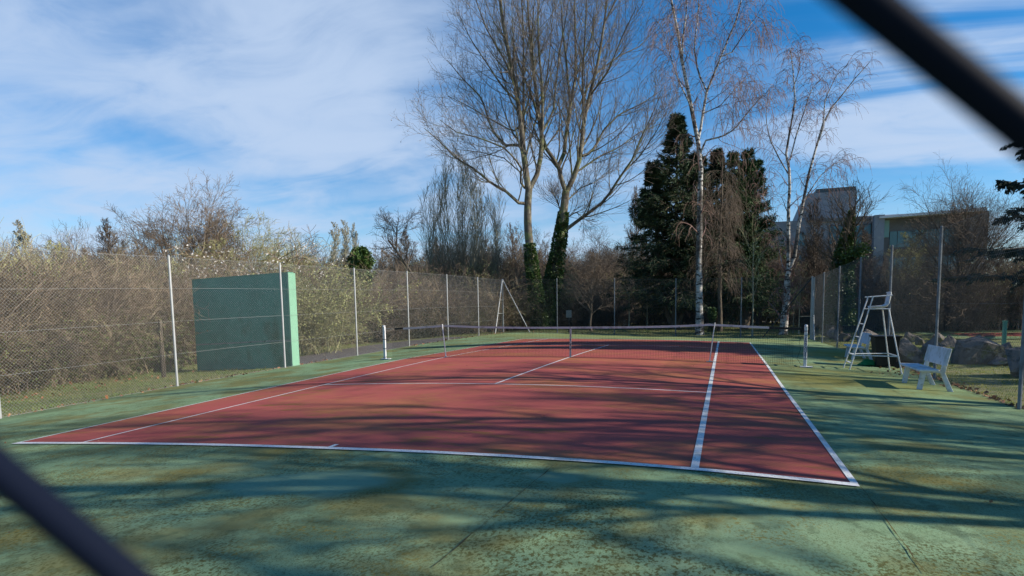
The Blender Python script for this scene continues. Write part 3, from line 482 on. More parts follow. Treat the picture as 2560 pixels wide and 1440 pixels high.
# ------------------------------------------------------------------ umpire chair
def umpire():
    z = h1(8.0, .4); t = thing('umpire_chair', 'tall white tubular umpire chair with ladder beside the right net post', 'umpire chair', (8.05, .45, z)); r = .017
    fb = [(7.43, .72), (7.49, .20)]; rb = [(8.62, 1.12), (8.62, -.10)]; ft = [(7.96, .70), (7.98, .22)]; rt = [(8.30, .70), (8.34, .22)]
    for (a, b) in zip(fb, ft): MB().rod((a[0], a[1], h1(*a)), (b[0], b[1], z+1.96), r, 8).obj('ladder_rail', M['whitepaint'], t)
    for (a, b) in zip(rb, rt): MB().rod((a[0], a[1], h1(*a)), (b[0], b[1], z+1.63), r, 8).obj('rear_leg', M['whitepaint'], t)
    def lerp(a, b, k): return tuple(a[i]+(b[i]-a[i])*k for i in range(2))
    for hz in (.22, .44, .90, 1.24):
        k = hz/1.96; A = lerp(fb[0], ft[0], k); B = lerp(fb[1], ft[1], k); MB().box(((A[0]+B[0])/2, (A[1]+B[1])/2, z+hz), (.045, abs(A[1]-B[1]), .018)).obj('rung', M['whitepaint'], t)
    for i, k in ((0, 0), (1, 1)):
        A = lerp(fb[i], ft[i], .42/1.96); B = lerp(rb[i], rt[i], .42/1.63); MB().rod((*A, z+.42), (*B, z+.42), .016, 6).obj('side_rail', M['whitepaint'], t)
        MB().rod((ft[i][0]-.08, ft[i][1], z+1.94), (8.42, ft[i][1], z+1.975), .014, 6).obj('armrest', M['whitepaint'], t)
        A = lerp(fb[i], ft[i], 1.63/1.96); MB().rod((*A, z+1.63), (8.38, rt[i][1], z+1.63), .015, 6).obj('seat_rail', M['whitepaint'], t)
    A = lerp(rb[0], rt[0], .42/1.63); B = lerp(rb[1], rt[1], .42/1.63); MB().rod((*A, z+.42), (*B, z+.42), .016, 6).obj('side_rail', M['whitepaint'], t)
    P = [(7.95, 1.655), (8.1, 1.655), (8.25, 1.665), (8.33, 1.70), (8.37, 1.78), (8.385, 1.9), (8.41, 2.03), (8.39, 2.06)]; m = MB(); V = []
    for (x, zz) in P:
        for dy, up in ((-.21, .05), (-.12, 0), (.0, -.006), (.12, 0), (.21, .05)): V.append((x-(up*.6 if zz > 1.75 else 0), .46+dy, z+zz+(up if zz < 1.75 else 0)))
    m.add(V, [(i*5+j, i*5+5+j, i*5+6+j, i*5+1+j) for i in range(len(P)-1) for j in range(4)]); o = m.obj('seat_shell', M['bench'], t, smooth=True); s = o.modifiers.new('thick', 'SOLIDIFY'); s.thickness = .012
umpire()

# ------------------------------------------------------------------ benches
def bench(label, dx, dy, dz):
    t = thing('bench', label, 'bench', (8.35, -2.75, h1(8.35, -2.75)), 'white benches on the right of the court'); z = h1(8.3, -2.8)
    yF, yN = -2.22, -3.33
    V = MB().box((8.27, -2.775, z+.425), (.36, 1.42, .045)); V.obj('seat', M['bench'], t, bevel=.012)
    MB().box((8.60, -2.775, z+.69), (.035, 1.42, .36), ry=.20).obj('backrest', M['bench'], t, bevel=.012)
    for y in (yF, yN):
        zz = h1(8.2, y); m = MB().hexa([(8.11, y-.03, zz), (8.20, y-.03, zz), (8.20, y+.03, zz), (8.11, y+.03, zz), (8.17, y-.03, z+.402), (8.27, y-.03, z+.402), (8.27, y+.03, z+.402), (8.17, y+.03, z+.402)]); m.obj('front_leg', M['bench'], t, bevel=.006)
        m = MB().hexa([(8.66, y-.03, zz-.03), (8.75, y-.03, zz-.03), (8.75, y+.03, zz-.03), (8.66, y+.03, zz-.03), (8.50, y-.03, z+.38), (8.59, y-.03, z+.36), (8.59, y+.03, z+.36), (8.50, y+.03, z+.38)])
        m.hexa([(8.501, y-.029, z+.36), (8.589, y-.029, z+.36), (8.589, y+.029, z+.36), (8.501, y+.029, z+.36), (8.60, y-.029, z+.80), (8.66, y-.029, z+.80), (8.66, y+.029, z+.80), (8.60, y+.029, z+.80)]); m.obj('back_leg', M['bench'], t, bevel=.006)
        MB().box((8.37, y, z+.385), (.34, .055, .04)).obj('seat_bracket', M['bench'], t)
    return t
b1 = bench('white plank bench nearest the viewer, on the right edge of the court', 0, 0, 0)
g = at_ground(2131, 900); b2 = dup(b1, (8.35+g[0]-8.15, -2.75+g[1]+3.33, h1(8.4, g[1]+.6)), 0, 1, 'white bench further back, seen behind the umpire chair ladder')
for c in b1.children: pass
for c in b2.children: c.matrix_parent_inverse = Matrix.Translation(-b1.location)

# ------------------------------------------------------------------ bin, green bag, balls of litter
def wheelie(x, y):
    z = h1(x, y); t = thing('wheelie_bin', 'open black plastic bin standing behind the umpire chair', 'bin', (x, y, z)); a, b, hh = .24, .31, .93
    def ringbox(z0, z1, a0, a1, tt):
        return MB().hexa([(x-a0, y-a0, z+z0), (x+a0, y-a0, z+z0), (x+a0, y+a0, z+z0), (x-a0, y+a0, z+z0), (x-a1, y-a1, z+z1), (x+a1, y-a1, z+z1), (x+a1, y+a1, z+z1), (x-a1, y+a1, z+z1)])
    ringbox(.05, .86, a, b, 0).obj('body', M['black'], t, bevel=.02); ringbox(.86, .91, b+.03, b+.035, 0).obj('rim', M['black'], t, bevel=.01)
    for s in (-1, 1): MB().rod((x+.27, y+s*.22, z+.1), (x+.27, y+s*.27, z+.1), .1, 8).obj('wheel', M['black'], t)
    MB().rod((x+.36, y-.2, z+.88), (x+.36, y+.2, z+.88), .015, 6).obj('handle', M['black'], t)
g = at_ground(2205, 921); wheelie(g[0]+.15, g[1]+.45)
def blob(name, loc, size, mt, seed, sub=2, amp=.35):
    bm = bmesh.new(); bmesh.ops.create_icosphere(bm, subdivisions=sub, radius=1); r = random.Random(seed); ph = [r.uniform(0, 6) for _ in range(6)]
    for v in bm.verts:
        k = 1+amp*(math.sin(3*v.co.x+ph[0])*math.sin(4*v.co.y+ph[1])+.5*math.sin(7*v.co.z+ph[2])); v.co = Vector((v.co.x*size[0]*k, v.co.y*size[1]*k, max(-.5, v.co.z*k)*size[2]))
    me = bpy.data.meshes.new(name); bm.to_mesh(me); bm.free(); me.materials.append(mt); o = bpy.data.objects.new(name, me); o.location = loc; C.objects.link(o); return o
g = at_ground(2172, 917); tag(blob('plastic_bag', (g[0], g[1]+.2, g[2]+.05), (.22, .12, .13), M['greenbag'], 4), 'crumpled bright green plastic bag against the black bin', 'bag')

# ------------------------------------------------------------------ boulders
def rock(px0, px1, ytop, ybot, seed, label, light=None, D=None):
    cx = (px0+px1)/2
    g = at_ground(cx, ybot)
    if D: x, y, z = foot(cx, D); g = np.array([x, y, z])
    dist = math.hypot(g[0]-CAM[0], g[1]-CAM[1]); dep = (g-CAM)@AF; wd = (px1-px0)*dep/FPX; ht = (ybot-ytop)*dep/FPX
    r = random.Random(seed); bm = bmesh.new()
    for _ in range(13):
        v = Vector((r.gauss(0, 1), r.gauss(0, 1), r.gauss(0, 1))); v.normalize(); k = r.uniform(.8, 1)
        bm.verts.new((v.x*k*wd*.58, v.y*k*wd*.52, max(-.35, v.z*k*1.1)*ht*.76))
    bmesh.ops.convex_hull(bm, input=bm.verts[:]); 
    for v in [v for v in bm.verts if not v.link_faces]: bm.verts.remove(v)
    bmesh.ops.subdivide_edges(bm, edges=bm.edges[:], cuts=2, use_grid_fill=True)
    for v in bm.verts: v.co += Vector((r.gauss(0, 1), r.gauss(0, 1), r.gauss(0, 1)))*.010*wd
    me = bpy.data.meshes.new('boulder'); bm.to_mesh(me); bm.free(); me.materials.append(M['rock']); me.polygons.foreach_set('use_smooth', [False]*len(me.polygons)); o = bpy.data.objects.new('boulder', me)
    o.location = (g[0], g[1], g[2]+ht*.24); C.objects.link(o); return tag(o, label, 'boulder', 'boulders in a row beyond the right hand fence')
rock(2052, 2094, 815, 846, 1, 'small dark boulder at the far left end of the boulder row'); rock(2088, 2124, 824, 853, 2, 'low rounded boulder, second from the far end of the row')
rock(2138, 2204, 822, 853, 3, 'long pale slab shaped boulder behind the umpire chair ladder'); rock(2206, 2240, 815, 852, 4, 'small pale topped boulder seen between the umpire chair legs')
rock(2226, 2298, 846, 906, 5, 'squat dark grey boulder just right of the black bin'); rock(2258, 2292, 825, 856, 6, 'upright boulder with a bright sunlit right edge behind the squat dark one')
rock(2286, 2310, 838, 862, 7, 'smallest dark boulder in a gap of the boulder row'); rock(2300, 2350, 838, 888, 8, 'dark peaked boulder directly behind the nearer bench')
rock(2330, 2360, 828, 858, 9, 'light boulder top showing behind the peaked one by the bench'); rock(2356, 2396, 828, 868, 10, 'boulder with a broad pale face between the bench and the big boulder')
rock(2388, 2492, 827, 908, 11, 'biggest dark boulder in the row, left of the near fence post'); rock(2470, 2530, 850, 905, 13, 'medium boulder beside the near fence post')
rock(2505, 2640, 848, 940, 14, 'large boulder cut off by the right edge of the view')
rock(2376, 2424, 876, 894, 12, 'flat pale stone lying at the foot of the biggest boulder')
rock(2468, 2516, 888, 912, 15, 'flat pale stone lying in front of the medium boulder')

# ------------------------------------------------------------------ trees: branching generators
def unit(v): return v/(np.linalg.norm(v, axis=-1, keepdims=True)+1e-9)
def resample(P, n):
    P = np.asarray(P, float); d = np.r_[0, np.cumsum(np.linalg.norm(np.diff(P, axis=0), axis=1))]; t = np.linspace(0, d[-1], n)
    return np.stack([np.interp(t, d, P[:, k]) for k in range(3)], 1)
def grow(rng, P, R, c, t0, t1, ang, Lf, K, trop=0., wob=.1, rr=.5, rend=.3, rmin=.002, aj=.25, flat=0.):
    """c children on every parent polyline; Lf(t, parent length) gives their length; trop bends them up (+) or down (-)"""
    m, Kp, _ = P.shape; seg = np.linalg.norm(np.diff(P, axis=1), axis=2).sum(1)
    t = t0+(t1-t0)*((np.arange(c)[None]+rng.random((m, c)))/c); x = t*(Kp-1); i = np.minimum(x.astype(int), Kp-2); f = (x-i)[..., None]; ii = np.arange(m)[:, None]
    base = P[ii, i]*(1-f)+P[ii, i+1]*f; T = unit(P[ii, i+1]-P[ii, i]); rb = (R[ii, i]*(1-f[..., 0])+R[ii, i+1]*f[..., 0])
    ref = np.where(np.abs(T[..., 2:3]) < .9, np.array([0, 0, 1.]), np.array([1., 0, 0])); A = unit(np.cross(T, ref)); B = np.cross(T, A)
    az = rng.random((m, 1))*6.28+np.arange(c)[None]*2.4+rng.normal(size=(m, c))*.3
    if flat: az = np.where(rng.random((m, c)) < flat, np.round(az/PI)*PI+rng.normal(size=(m, c))*.25, az)
    a = (ang(t) if callable(ang) else ang)*(1+aj*rng.normal(size=(m, c)))
    D = unit(T*np.cos(a)[..., None]+(A*np.cos(az)[..., None]+B*np.sin(az)[..., None])*np.sin(a)[..., None]).reshape(-1, 3)
    L = (Lf(t, seg[:, None])*rng.uniform(.7, 1.2, (m, c))).reshape(-1); p = base.reshape(-1, 3); out = [p]
    for k in range(K-1):
        tr = trop(k/(K-1)) if callable(trop) else trop
        D = unit(D+rng.normal(size=D.shape)*wob+np.array([0, 0, tr])); p = p+D*(L/(K-1))[:, None]; out.append(p)
    r0 = np.maximum(rb.reshape(-1)*rr, rmin*1.3); Rn = r0[:, None]*np.linspace(1, rend, K)[None]
    return np.stack(out, 1), np.maximum(Rn, rmin)
def trunk(rng, h, r, K=9, wob=.05, lean=(0, 0), rtop=.15):
    z = np.linspace(0, h, K); w = np.cumsum(rng.normal(size=(K, 2))*wob*h/K, axis=0); w[0] = 0
    P = np.column_stack([w[:, 0]+lean[0]*z, w[:, 1]+lean[1]*z, z]); R = r*(1-(1-rtop)*(z/h)); R[0] *= 1.35; return P[None], R[None]
def ends(P, k=1): return P[:, -k:].reshape(-1, 3)
def along(rng, P, n, t0=.2):
    m, K, _ = P.shape; i = rng.integers(0, m, n); x = (t0+(1-t0)*rng.random(n))*(K-1); k = np.minimum(x.astype(int), K-2); f = (x-k)[:, None]
    return P[i, k]*(1-f)+P[i, k+1]*f, unit(P[i, k+1]-P[i, k])
def finish(t, wood, fine, mw, mf):
    m = MB()
    for P, R, n in wood: m.tubes(P, R, n)
    m.obj('trunk', mw, t, smooth=True)
    m = MB()
    for P, R, n in fine: m.tubes(P, R, n)
    m.obj('crown', mf, t)
PROTO = []
def proto(name, label, cat):
    t = thing(name, label, cat); PROTO.append(t); return t

def bare_tree(seed, h, r, name='bare_tree', mw=None, mf=None, a1=.75, n1=16, spread=.42, t0=.25, up=.10, n2=8, n3=7, label='', rmin=.008, leaf=None, wob=.12, stems=1, dec=0):
    rng = np.random.default_rng(seed); t = proto(name, label, 'tree')
    Tp, Tr = trunk(rng, h*(dec or 1), r, 10, .08 if dec else .10, rtop=.5 if dec else .15)
    if stems > 1:
        q = [trunk(rng, h*rng.uniform(.8, 1), r*.7, 10, .1, (rng.normal()*.13, rng.normal()*.13)) for _ in range(stems)]; Tp = np.concatenate([a for a, _ in q]); Tr = np.concatenate([b for _, b in q])
    P1, R1 = grow(rng, Tp, Tr, n1, t0, .985, (lambda t: 1.15-.85*t) if dec else a1, (lambda t, L: h*(1.06-dec)*(.80+.28*t)) if dec else (lambda t, L: h*spread*(1.05-.75*t)), 9, up, wob, .55, .2, rmin*1.5)
    P2, R2 = grow(rng, P1, R1, n2, .2, .97, .65, lambda t, L: L*.50*(1.15-.6*t), 6, up*.8, wob*1.3, .55, .3, rmin)
    P3, R3 = grow(rng, P2, R2, n3, .15, 1., .6, lambda t, L: L*.50*(1.1-.5*t), 4, up*.5, wob*1.6, .6, .5, rmin*.9); P4, R4 = grow(rng, P3, R3, 4, .15, 1., .65, lambda t, L: L*.55, 3, up*.3, wob*1.8, .7, .6, rmin*.8)
    finish(t, [(Tp, Tr, 8), (P1, R1, 5)], [(P2, R2, 4), (P3, R3, 3), (P4, R4, 3)], mw or M['bark'], mf or M['twig'])
    if leaf:
        mt, n, w, l, droop = leaf; p, d = along(rng, P3, n); d = d+rng.normal(size=d.shape)*.6; d[:, 2] -= droop; MB().leaves(p, d, w, l, rng).obj('leaves', mt, t)
    return t
def brush(seed, h, w, mt, name='thicket_shrub', label='', n=46, leaf=None, arch=-.16, n2=12, n3=6):
    rng = np.random.default_rng(seed); t = proto(name, label, 'shrub')
    a = rng.random(n)*6.28; rad = np.sqrt(rng.random(n))*w*.5; b = np.column_stack([rad*np.cos(a), rad*np.sin(a), 0*a]); P = [b]; D = unit(np.column_stack([rng.normal(size=(n, 2))*.42, np.ones(n)])); L = h*rng.uniform(.55, 1.2, n); p = b
    for k in range(7): D = unit(D+rng.normal(size=D.shape)*.12+np.array([0, 0, arch*k/4])); p = p+D*(L/7)[:, None]; P.append(p)
    P = np.stack(P, 1); R = rng.uniform(.012, .032, n)[:, None]*np.linspace(1, .35, 8)[None]
    P2, R2 = grow(rng, P, R, n2, .12, 1, .65, lambda t, L: L*.34*(1.2-.5*t), 5, -.05, .2, .55, .4, .006); P3, R3 = grow(rng, P2, R2, n3, .1, 1, .7, lambda t, L: L*.5, 3, 0, .25, .7, .6, .005)
    m = MB().tubes(P, R, 4); m.obj('stems', mt, t); MB().tubes(P2, R2, 3).tubes(P3, R3, 3).obj('twigs', mt, t)
    if leaf:
        mt2, nl, lo, hi, s = leaf; p, d = along(rng, P3, nl*3); k = (p[:, 2] > lo*h) & (p[:, 2] < hi*h); p, d = p[k][:nl], d[k][:nl]; MB().leaves(p, d+rng.normal(size=d.shape)*.9, s, s*1.2, rng).obj('leaves', mt2, t)
    return t
def conifer(seed, h, r, W, name='dark_conifer', label='', mt=None, mt2=None, nb=130, low=.06, tops=((0, 0, 1.),), upturn=.10, group=None, dense=1., open_=.0):
    rng = np.random.default_rng(seed); t = proto(name, label, 'conifer'); wood = []; BP = []; BR = []
    for (ox, oy, hs) in tops:
        Tp, Tr = trunk(rng, h*hs, r*(.6+.4*hs), 12, .02); Tp = Tp+np.array([ox, oy, 0])*(np.linspace(0, 1, 12)[None, :, None])**.5; wood.append((Tp, Tr, 8))
        n = int(nb*hs*hs); tt = low+(.985-low)*np.sort(rng.random(n))**.9; x = tt*11; i = np.minimum(x.astype(int), 10); f = (x-i)[:, None]; b = Tp[0][i]*(1-f)+Tp[0][i+1]*f
        prof = np.where(tt < .22, .72+1.3*tt, 1.0*(1-tt)**1.12*1.42); L = W*hs*prof*rng.uniform(.55, 1.18, n)+.18; a = np.arange(n)*2.39996+rng.normal(size=n)*.3
        el = -.10+.75*tt+rng.normal(size=n)*.12; D = np.column_stack([np.cos(a)*np.cos(el), np.sin(a)*np.cos(el), np.sin(el)]); p = b; P = [p]
        for k in range(6): D = unit(D+rng.normal(size=D.shape)*.06+np.column_stack([0*L, 0*L, np.where(k < 3, -.09, upturn)+0*L])); p = p+D*(L/6)[:, None]; P.append(p)
        BP.append(np.stack(P, 1)); BR.append((.012+.011*L)[:, None]*np.linspace(1, .25, 7)[None])
    BP = np.concatenate(BP); BR = np.concatenate(BR)
    P2, R2 = grow(rng, BP, BR, 13, .12, 1, .8, lambda t, L: (.22+L*.22)*(1.3-.8*t), 5, -.10, .12, .5, .4, .006, flat=.85)
    finish(t, wood+[(BP, BR, 4)], [(P2, R2, 3)], M['bark'], M['twig'])
    n = int(80000*dense); p, d = along(rng, P2, n, .05); p = p+rng.normal(size=p.shape)*.045; d = d+rng.normal(size=d.shape)*.4; d[:, 2] -= .25
    q, e = along(rng, BP, n//4, .3); p = np.concatenate([p, q+rng.normal(size=q.shape)*.08]); d = np.concatenate([d, e+rng.normal(size=e.shape)*.5])
    s = rng.uniform(.065, .15, len(p))*h/14
    if mt2:
        k = (rng.random(len(p)) < .02+.16*np.clip(np.sin(p[:, 2]*.8+p[:, 0]*.9)*np.sin(p[:, 1]*.8+2), 0, 1)); MB().leaves(p[k], d[k], s[k]*.5, s[k]*1.5, rng).obj('browned_foliage', mt2, t); p, d, s = p[~k], d[~k], s[~k]
    MB().leaves(p, d, s*rng.uniform(.25, .50, len(p)), s*rng.uniform(1.2, 2.8, len(p)), rng).obj('foliage', mt or M['needle'], t); return t

# prototypes (stand where the first copy of their kind stands; moved below)
TREES = {}
TREES['a'] = bare_tree(1, 9, .17, n1=17, dec=.50, t0=.42, up=.04, wob=.09, n2=11, n3=8, label='x'); TREES['b'] = bare_tree(2, 9, .12, n1=22, a1=.6, up=.16, wob=.09, label='x')
TREES['c'] = bare_tree(3, 9, .15, n1=14, dec=.56, up=.02, wob=.17, t0=.35, n2=10, label='x')
TREES['d'] = bare_tree(9, 9, .14, n1=15, a1=.55, up=.12, stems=3, n2=7, n3=6, t0=.12, spread=.34, mf=M['tan'], label='x')
TREES['p'] = bare_tree(4, 9, .13, mw=M['pale'], mf=M['pale'], n1=22, a1=.6, up=.10, spread=.30, n2=8, n3=6, label='x', leaf=(M['pale'], 5000, .035, .06, .2))
TREES['w'] = bare_tree(5, 8, .15, name='willow_tree', mw=M['olive'], mf=M['olive'], n1=18, dec=.48, t0=.3, up=-.02, n2=11, n3=8, label='x', leaf=(M['willow'], 17000, .024, .08, .7))
TREES['o'] = bare_tree(6, 8, .12, mf=M['olive'], n1=24, a1=.8, up=.08, label='x', leaf=(M['willow'], 2600, .035, .07, 0.))
TREES['big'] = bare_tree(7, 16, .36, name='large_bare_tree', n1=20, dec=.42, up=.03, n2=13, n3=9, rmin=.009, wob=.06, t0=.55, label='x')
TREES['s'] = bare_tree(17, 16, .32, name='large_bare_tree', n1=19, a1=.85, up=.08, spread=.46, n2=9, n3=5, rmin=.0045, t0=.24, label='x', wob=.15)
SH = {}
SH['t1'] = brush(21, 4.4, 2.6, M['tan'], leaf=(M['bramble'], 4200, .0, .6, .07)); SH['t2'] = brush(22, 4.4, 2.8, M['tan'], leaf=(M['bramble'], 2600, .3, .95, .06)); SH['t3'] = brush(23, 4.4, 2.6, M['twig'], n=42, leaf=(M['bramble'], 700, 0, .4, .06))
SH['b'] = brush(24, 2.0, 3.0, M['tan'], name='bramble_bush', n=60, arch=-.34, n2=9, n3=5, leaf=(M['bramble'], 5200, 0, .8, .085)); SH['o'] = brush(25, 4.2, 2.8, M['olive'], leaf=(M['willow'], 3600, .15, 1, .07)); SH['k'] = brush(26, 4.0, 3.2, M['twig'], n=50, leaf=None)
SH['f'] = brush(27, 3.2, 2.4, M['tan'], name='blossom_bush', n=30, leaf=(M['blossom'], 700, .55, 1, .055)); used = set()
prng = random.Random(3)
def put(kind, lib, x, y, scale, label, cat, group=None, rz=None, sink=.03):
    p = lib[kind]; z = h1(x, y)-sink; rz = prng.uniform(0, 6.28) if rz is None else rz
    if (id(lib), kind) not in used:
        used.add((id(lib), kind)); p.location = (x, y, z); p.rotation_euler = (0, 0, rz); p.scale = (scale,)*3 if not hasattr(scale, '__len__') else scale; p['label'] = label; p['category'] = cat
        if group: p['group'] = group
        return p
    r = p.copy(); C.objects.link(r); r.location = (x, y, z); r.rotation_euler = (0, 0, rz); r.scale = (scale,)*3 if not hasattr(scale, '__len__') else scale; r['label'] = label; r['category'] = cat
    if group: r['group'] = group
    elif 'group' in r: del r['group']
    for c in KIDLIST[p.name]: d = c.copy(); C.objects.link(d); d.parent = r
    return r
KIDLIST = {p.name: list(p.children) for p in PROTO}
def tree_px(kind, px, top, D, label, group=None, sx=1.0, base_h=None):
    x, y, z = foot(px, D); hh = tall(px, top, D); bh = base_h or {'w': 9.3, 'o': 9, 'big': 19, 'a': 11, 'c': 10.5}.get(kind, 10); s = hh/bh
    return put(kind, TREES, x, y, (s*sx, s*sx, s), label, 'tree', group)

# ---- left side: thicket behind the lawn
g1 = 'dense brown thicket shrubs behind the left fence'; l1 = 'tall tangled brown thicket shrub in the mass behind the left fence'
for k, px in enumerate(range(-260, 520, 46)):
    yb = 985-(px/300)*55 if px < 300 else 930-(px-300)*.10
    G = at_ground(px, yb); D0 = math.hypot(G[0]-CAM[0], G[1]-CAM[1])
    for row in range(3):
        x, y, z = foot(px+prng.uniform(-18, 18)+row*20, D0+.9+row*2.2+prng.uniform(-.4, .5)); put(['t1', 't2', 't3'][(k+row) % 3] if row < 2 else ['t2', 'o', 'k'][k % 3], SH, x, y, prng.uniform(.72, .95)*(.88+row*.12), l1, 'shrub', g1)
for px, yb, s in ((-40, 985, .8), (60, 972, .7), (150, 958, .75), (235, 945, .7), (300, 938, .95), (345, 932, .85)):
    G = at_ground(px, yb); put('b', SH, G[0]-.5, G[1]+.6, s, 'low green leaved bramble bush at the foot of the left thicket', 'bush', 'low bramble bushes along the thicket foot')
# behind the practice wall and beyond the path
g2 = 'brown scrub shrubs beyond the footpath'; l2 = 'brown twiggy shrub in the scrub beyond the footpath, right of the green wall'
for k, px in enumerate(range(470, 1230, 34)):
    for row in range(2): x, y, z = foot(px+prng.uniform(-14, 14), 28.5+(px-470)*.019+row*3+prng.uniform(-.5, .5)); put(['k', 't3', 't1', 'k', 't2'][(k*2+row*3) % 5], SH, x, y, prng.uniform(.48, .95), l2, 'shrub', g2)
x, y, z = foot(785, 30); put('o', SH, x, y, 1.0, 'olive green budding shrub just right of the green wall end', 'shrub')
x, y, z = foot(580, 30.5); put('f', SH, x, y, (1.0, 1.0, 1.28), 'shrub with white blossom showing over the top of the green wall', 'shrub')
x, y, z = foot(655, 34); put('f', SH, x, y, 1.75, 'tall shrub speckled with pinkish white blossom above the green wall', 'shrub')
# named trees along the left skyline
tree_px('p', 105, 535, 33, 'pale twiggy tree at the left end of the skyline'); tree_px('c', 60, 600, 27, 'short crooked bare tree rising from the thicket at the far left')
tree_px('d', 215, 585, 31, 'brown bushy bare tree, second from the left on the skyline', sx=1.25); tree_px('b', 300, 552, 35, 'brown bare tree left of the two dark trees', sx=1.2); tree_px('d', 365, 565, 36, 'twiggy bare tree touching the dark tree above the first fence post', sx=1.2)
tree_px('c', 425, 478, 40, 'narrow dark bare tree left of the tall round one'); tree_px('a', 520, 440, 42, 'tall dark bare tree with a broad round crown left of the green wall', sx=.98)
tree_px('w', 622, 555, 42, 'yellow green willow just right of the tall dark tree', sx=1.1); tree_px('o', 575, 590, 37, 'brownish budding tree between the dark tree and the willow', sx=1.3); tree_px('w', 700, 590, 45, 'pale green rounded willow above the right end of the wall', sx=1.2)
tree_px('w', 745, 612, 38, 'small yellow green willow behind the fence right of the wall', sx=1.1)
tree_px('p', 832, 538, 62, 'pale tall tree with a tufted top, first of the pale pair', sx=.85); tree_px('p', 862, 533, 64, 'pale tall tree with a tufted top, right of the pale pair', sx=.75); tree_px('p', 906, 545, 60, 'narrow pale tree standing behind the ivy covered trunk', sx=.62)
tree_px('a', 795, 598, 48, 'dark bare tree in front of the pale tufted trees'); tree_px('c', 940, 600, 50, 'dark bare tree just right of the ivy covered trunk', sx=.9); tree_px('b', 1045, 640, 56, 'small bare tree left of the many stemmed poplar'); tree_px('c', 1082, 610, 60, 'pointed bare tree against the poplar stems', sx=.9)
tree_px('a', 870, 600, 52, 'brown bare tree below the pale tufted trees', sx=.9)
for px_, tp_, D_, kd_, lb_ in ((185, 560, 34, 'a', 'brown bare tree with a wide low crown, left of the first fence post'), (268, 556, 36, 'c', 'crooked brown bare tree over the middle of the left thicket'), (335, 560, 38, 'a', 'bare tree with a fine twigged crown, beside the two dark ones'), (30, 590, 30, 'a', 'bare tree with a round crown at the far left edge'), (470, 560, 39, 'd', 'thin brown tree between the two dark trees above the fence'), (150, 600, 29, 'o', 'greenish budding tree low on the skyline at the far left'), (250, 612, 29, 'd', 'low twiggy tree rising from the thicket, left of the first fence post'), (20, 615, 28, 'd', 'bushy bare tree at the very left edge'), (650, 628, 36, 'd', 'grey brown tree close behind the green wall'), (820, 650, 40, 'b', 'slim bare tree behind the fence between wall and ivy trunk'),
        (770, 640, 37, 'a', 'small round bare tree just right of the wall end'), (965, 650, 42, 'd', 'many stemmed bare tree behind the left net post'), (1010, 640, 48, 'a', 'round bare tree behind the leaning tree'), (1120, 660, 50, 'd', 'low grey tree at the foot of the fan shaped tree'), (1215, 615, 56, 'b', 'thin bare tree between the fan shaped tree and the plane trees'), (1250, 640, 60, 'a', 'round topped brown tree between the fan shaped tree and the plane trees')):
    tree_px(kd_, px_, tp_, D_, lb_, sx=.85 if kd_ == 'a' else 1.1)
def leaning():
    rng = np.random.default_rng(77); P = resample([at_dist(1092, 745, 46), at_dist(1062, 730, 46), at_dist(1040, 700, 46), at_dist(1010, 655, 46), at_dist(988, 622, 46), at_dist(970, 600, 46)], 10)[None]
    z0 = foot(1092, 46)[2]; P[0, 0, 2] = z0; P[0, 1, 2] = (z0+P[0, 2, 2])/2
    R = np.linspace(.16, .06, 10)[None]; t = thing('leaning_tree', 'bare tree leaning left over the scrub, with an umbrella shaped crown', 'tree', tuple(P[0, 0]))
    Q = resample([at_dist(990, 625, 46), at_dist(992, 600, 46), at_dist(991, 565, 46)], 10)[None]; P1, R1 = grow(rng, np.concatenate([P, Q]), np.concatenate([R, np.linspace(.07, .03, 10)[None]]), 9, .55, 1, 1.1, lambda t, L: 1.7+0*L, 7, .08, .12, .5, .3, .01)
    P2, R2 = grow(rng, P1, R1, 9, .2, 1, .7, lambda t, L: L*.4, 5, .08, .15, .5, .4, .009); P3, R3 = grow(rng, P2, R2, 6, .2, 1, .7, lambda t, L: L*.5, 3, 0, .2, .6, .6, .008)
    finish(t, [(P, R, 6), (Q, np.linspace(.07, .03, 10)[None], 5)], [(P1, R1, 4), (P2, R2, 3), (P3, R3, 3)], M['bark'], M['twig'])
leaning()
def ivy_column(px, y0, y1, D, w, name, label, n=9000, bulb=None):
    x, y, z = foot(px, D); top = z+tall(px, y0, D); t = thing(name, label, 'tree', (x, y, z)); rng = np.random.default_rng(int(px)); h = top-z
    Tp, Tr = trunk(rng, h*1.0, .16, 8, .02); Tp = Tp+np.array([x, y, z]); MB().tubes(Tp, Tr, 7).obj('trunk', M['bark'], t)
    zz = rng.random(n); prof = w*(.75+.35*np.sin(zz*9+1)); 
    if bulb: prof = np.where(zz > bulb[0], w*bulb[1]*np.sqrt(np.clip(1-((zz-(1+bulb[0])/2)/((1-bulb[0])/2))**2, 0, 1))+.05, prof)
    a = rng.random(n)*6.28; rr_ = prof*rng.uniform(.45, 1.12, n)*(1+.28*np.sin(a*3+zz*13)*np.sin(zz*31+a)); p = np.column_stack([x+rr_*np.cos(a), y+rr_*np.sin(a), z+zz*h]); d = np.column_stack([np.cos(a), np.sin(a), rng.normal(size=n)*.6-.5])
    MB().leaves(p, d+rng.normal(size=d.shape)*.5, .13, .17, rng).obj('ivy', M['ivy'], t)
ivy_column(906, 618, 850, 37, .55, 'ivy_clad_tree', 'ivy covered trunk with a round dark green head behind the left fence', 10500, (.74, 1.0))
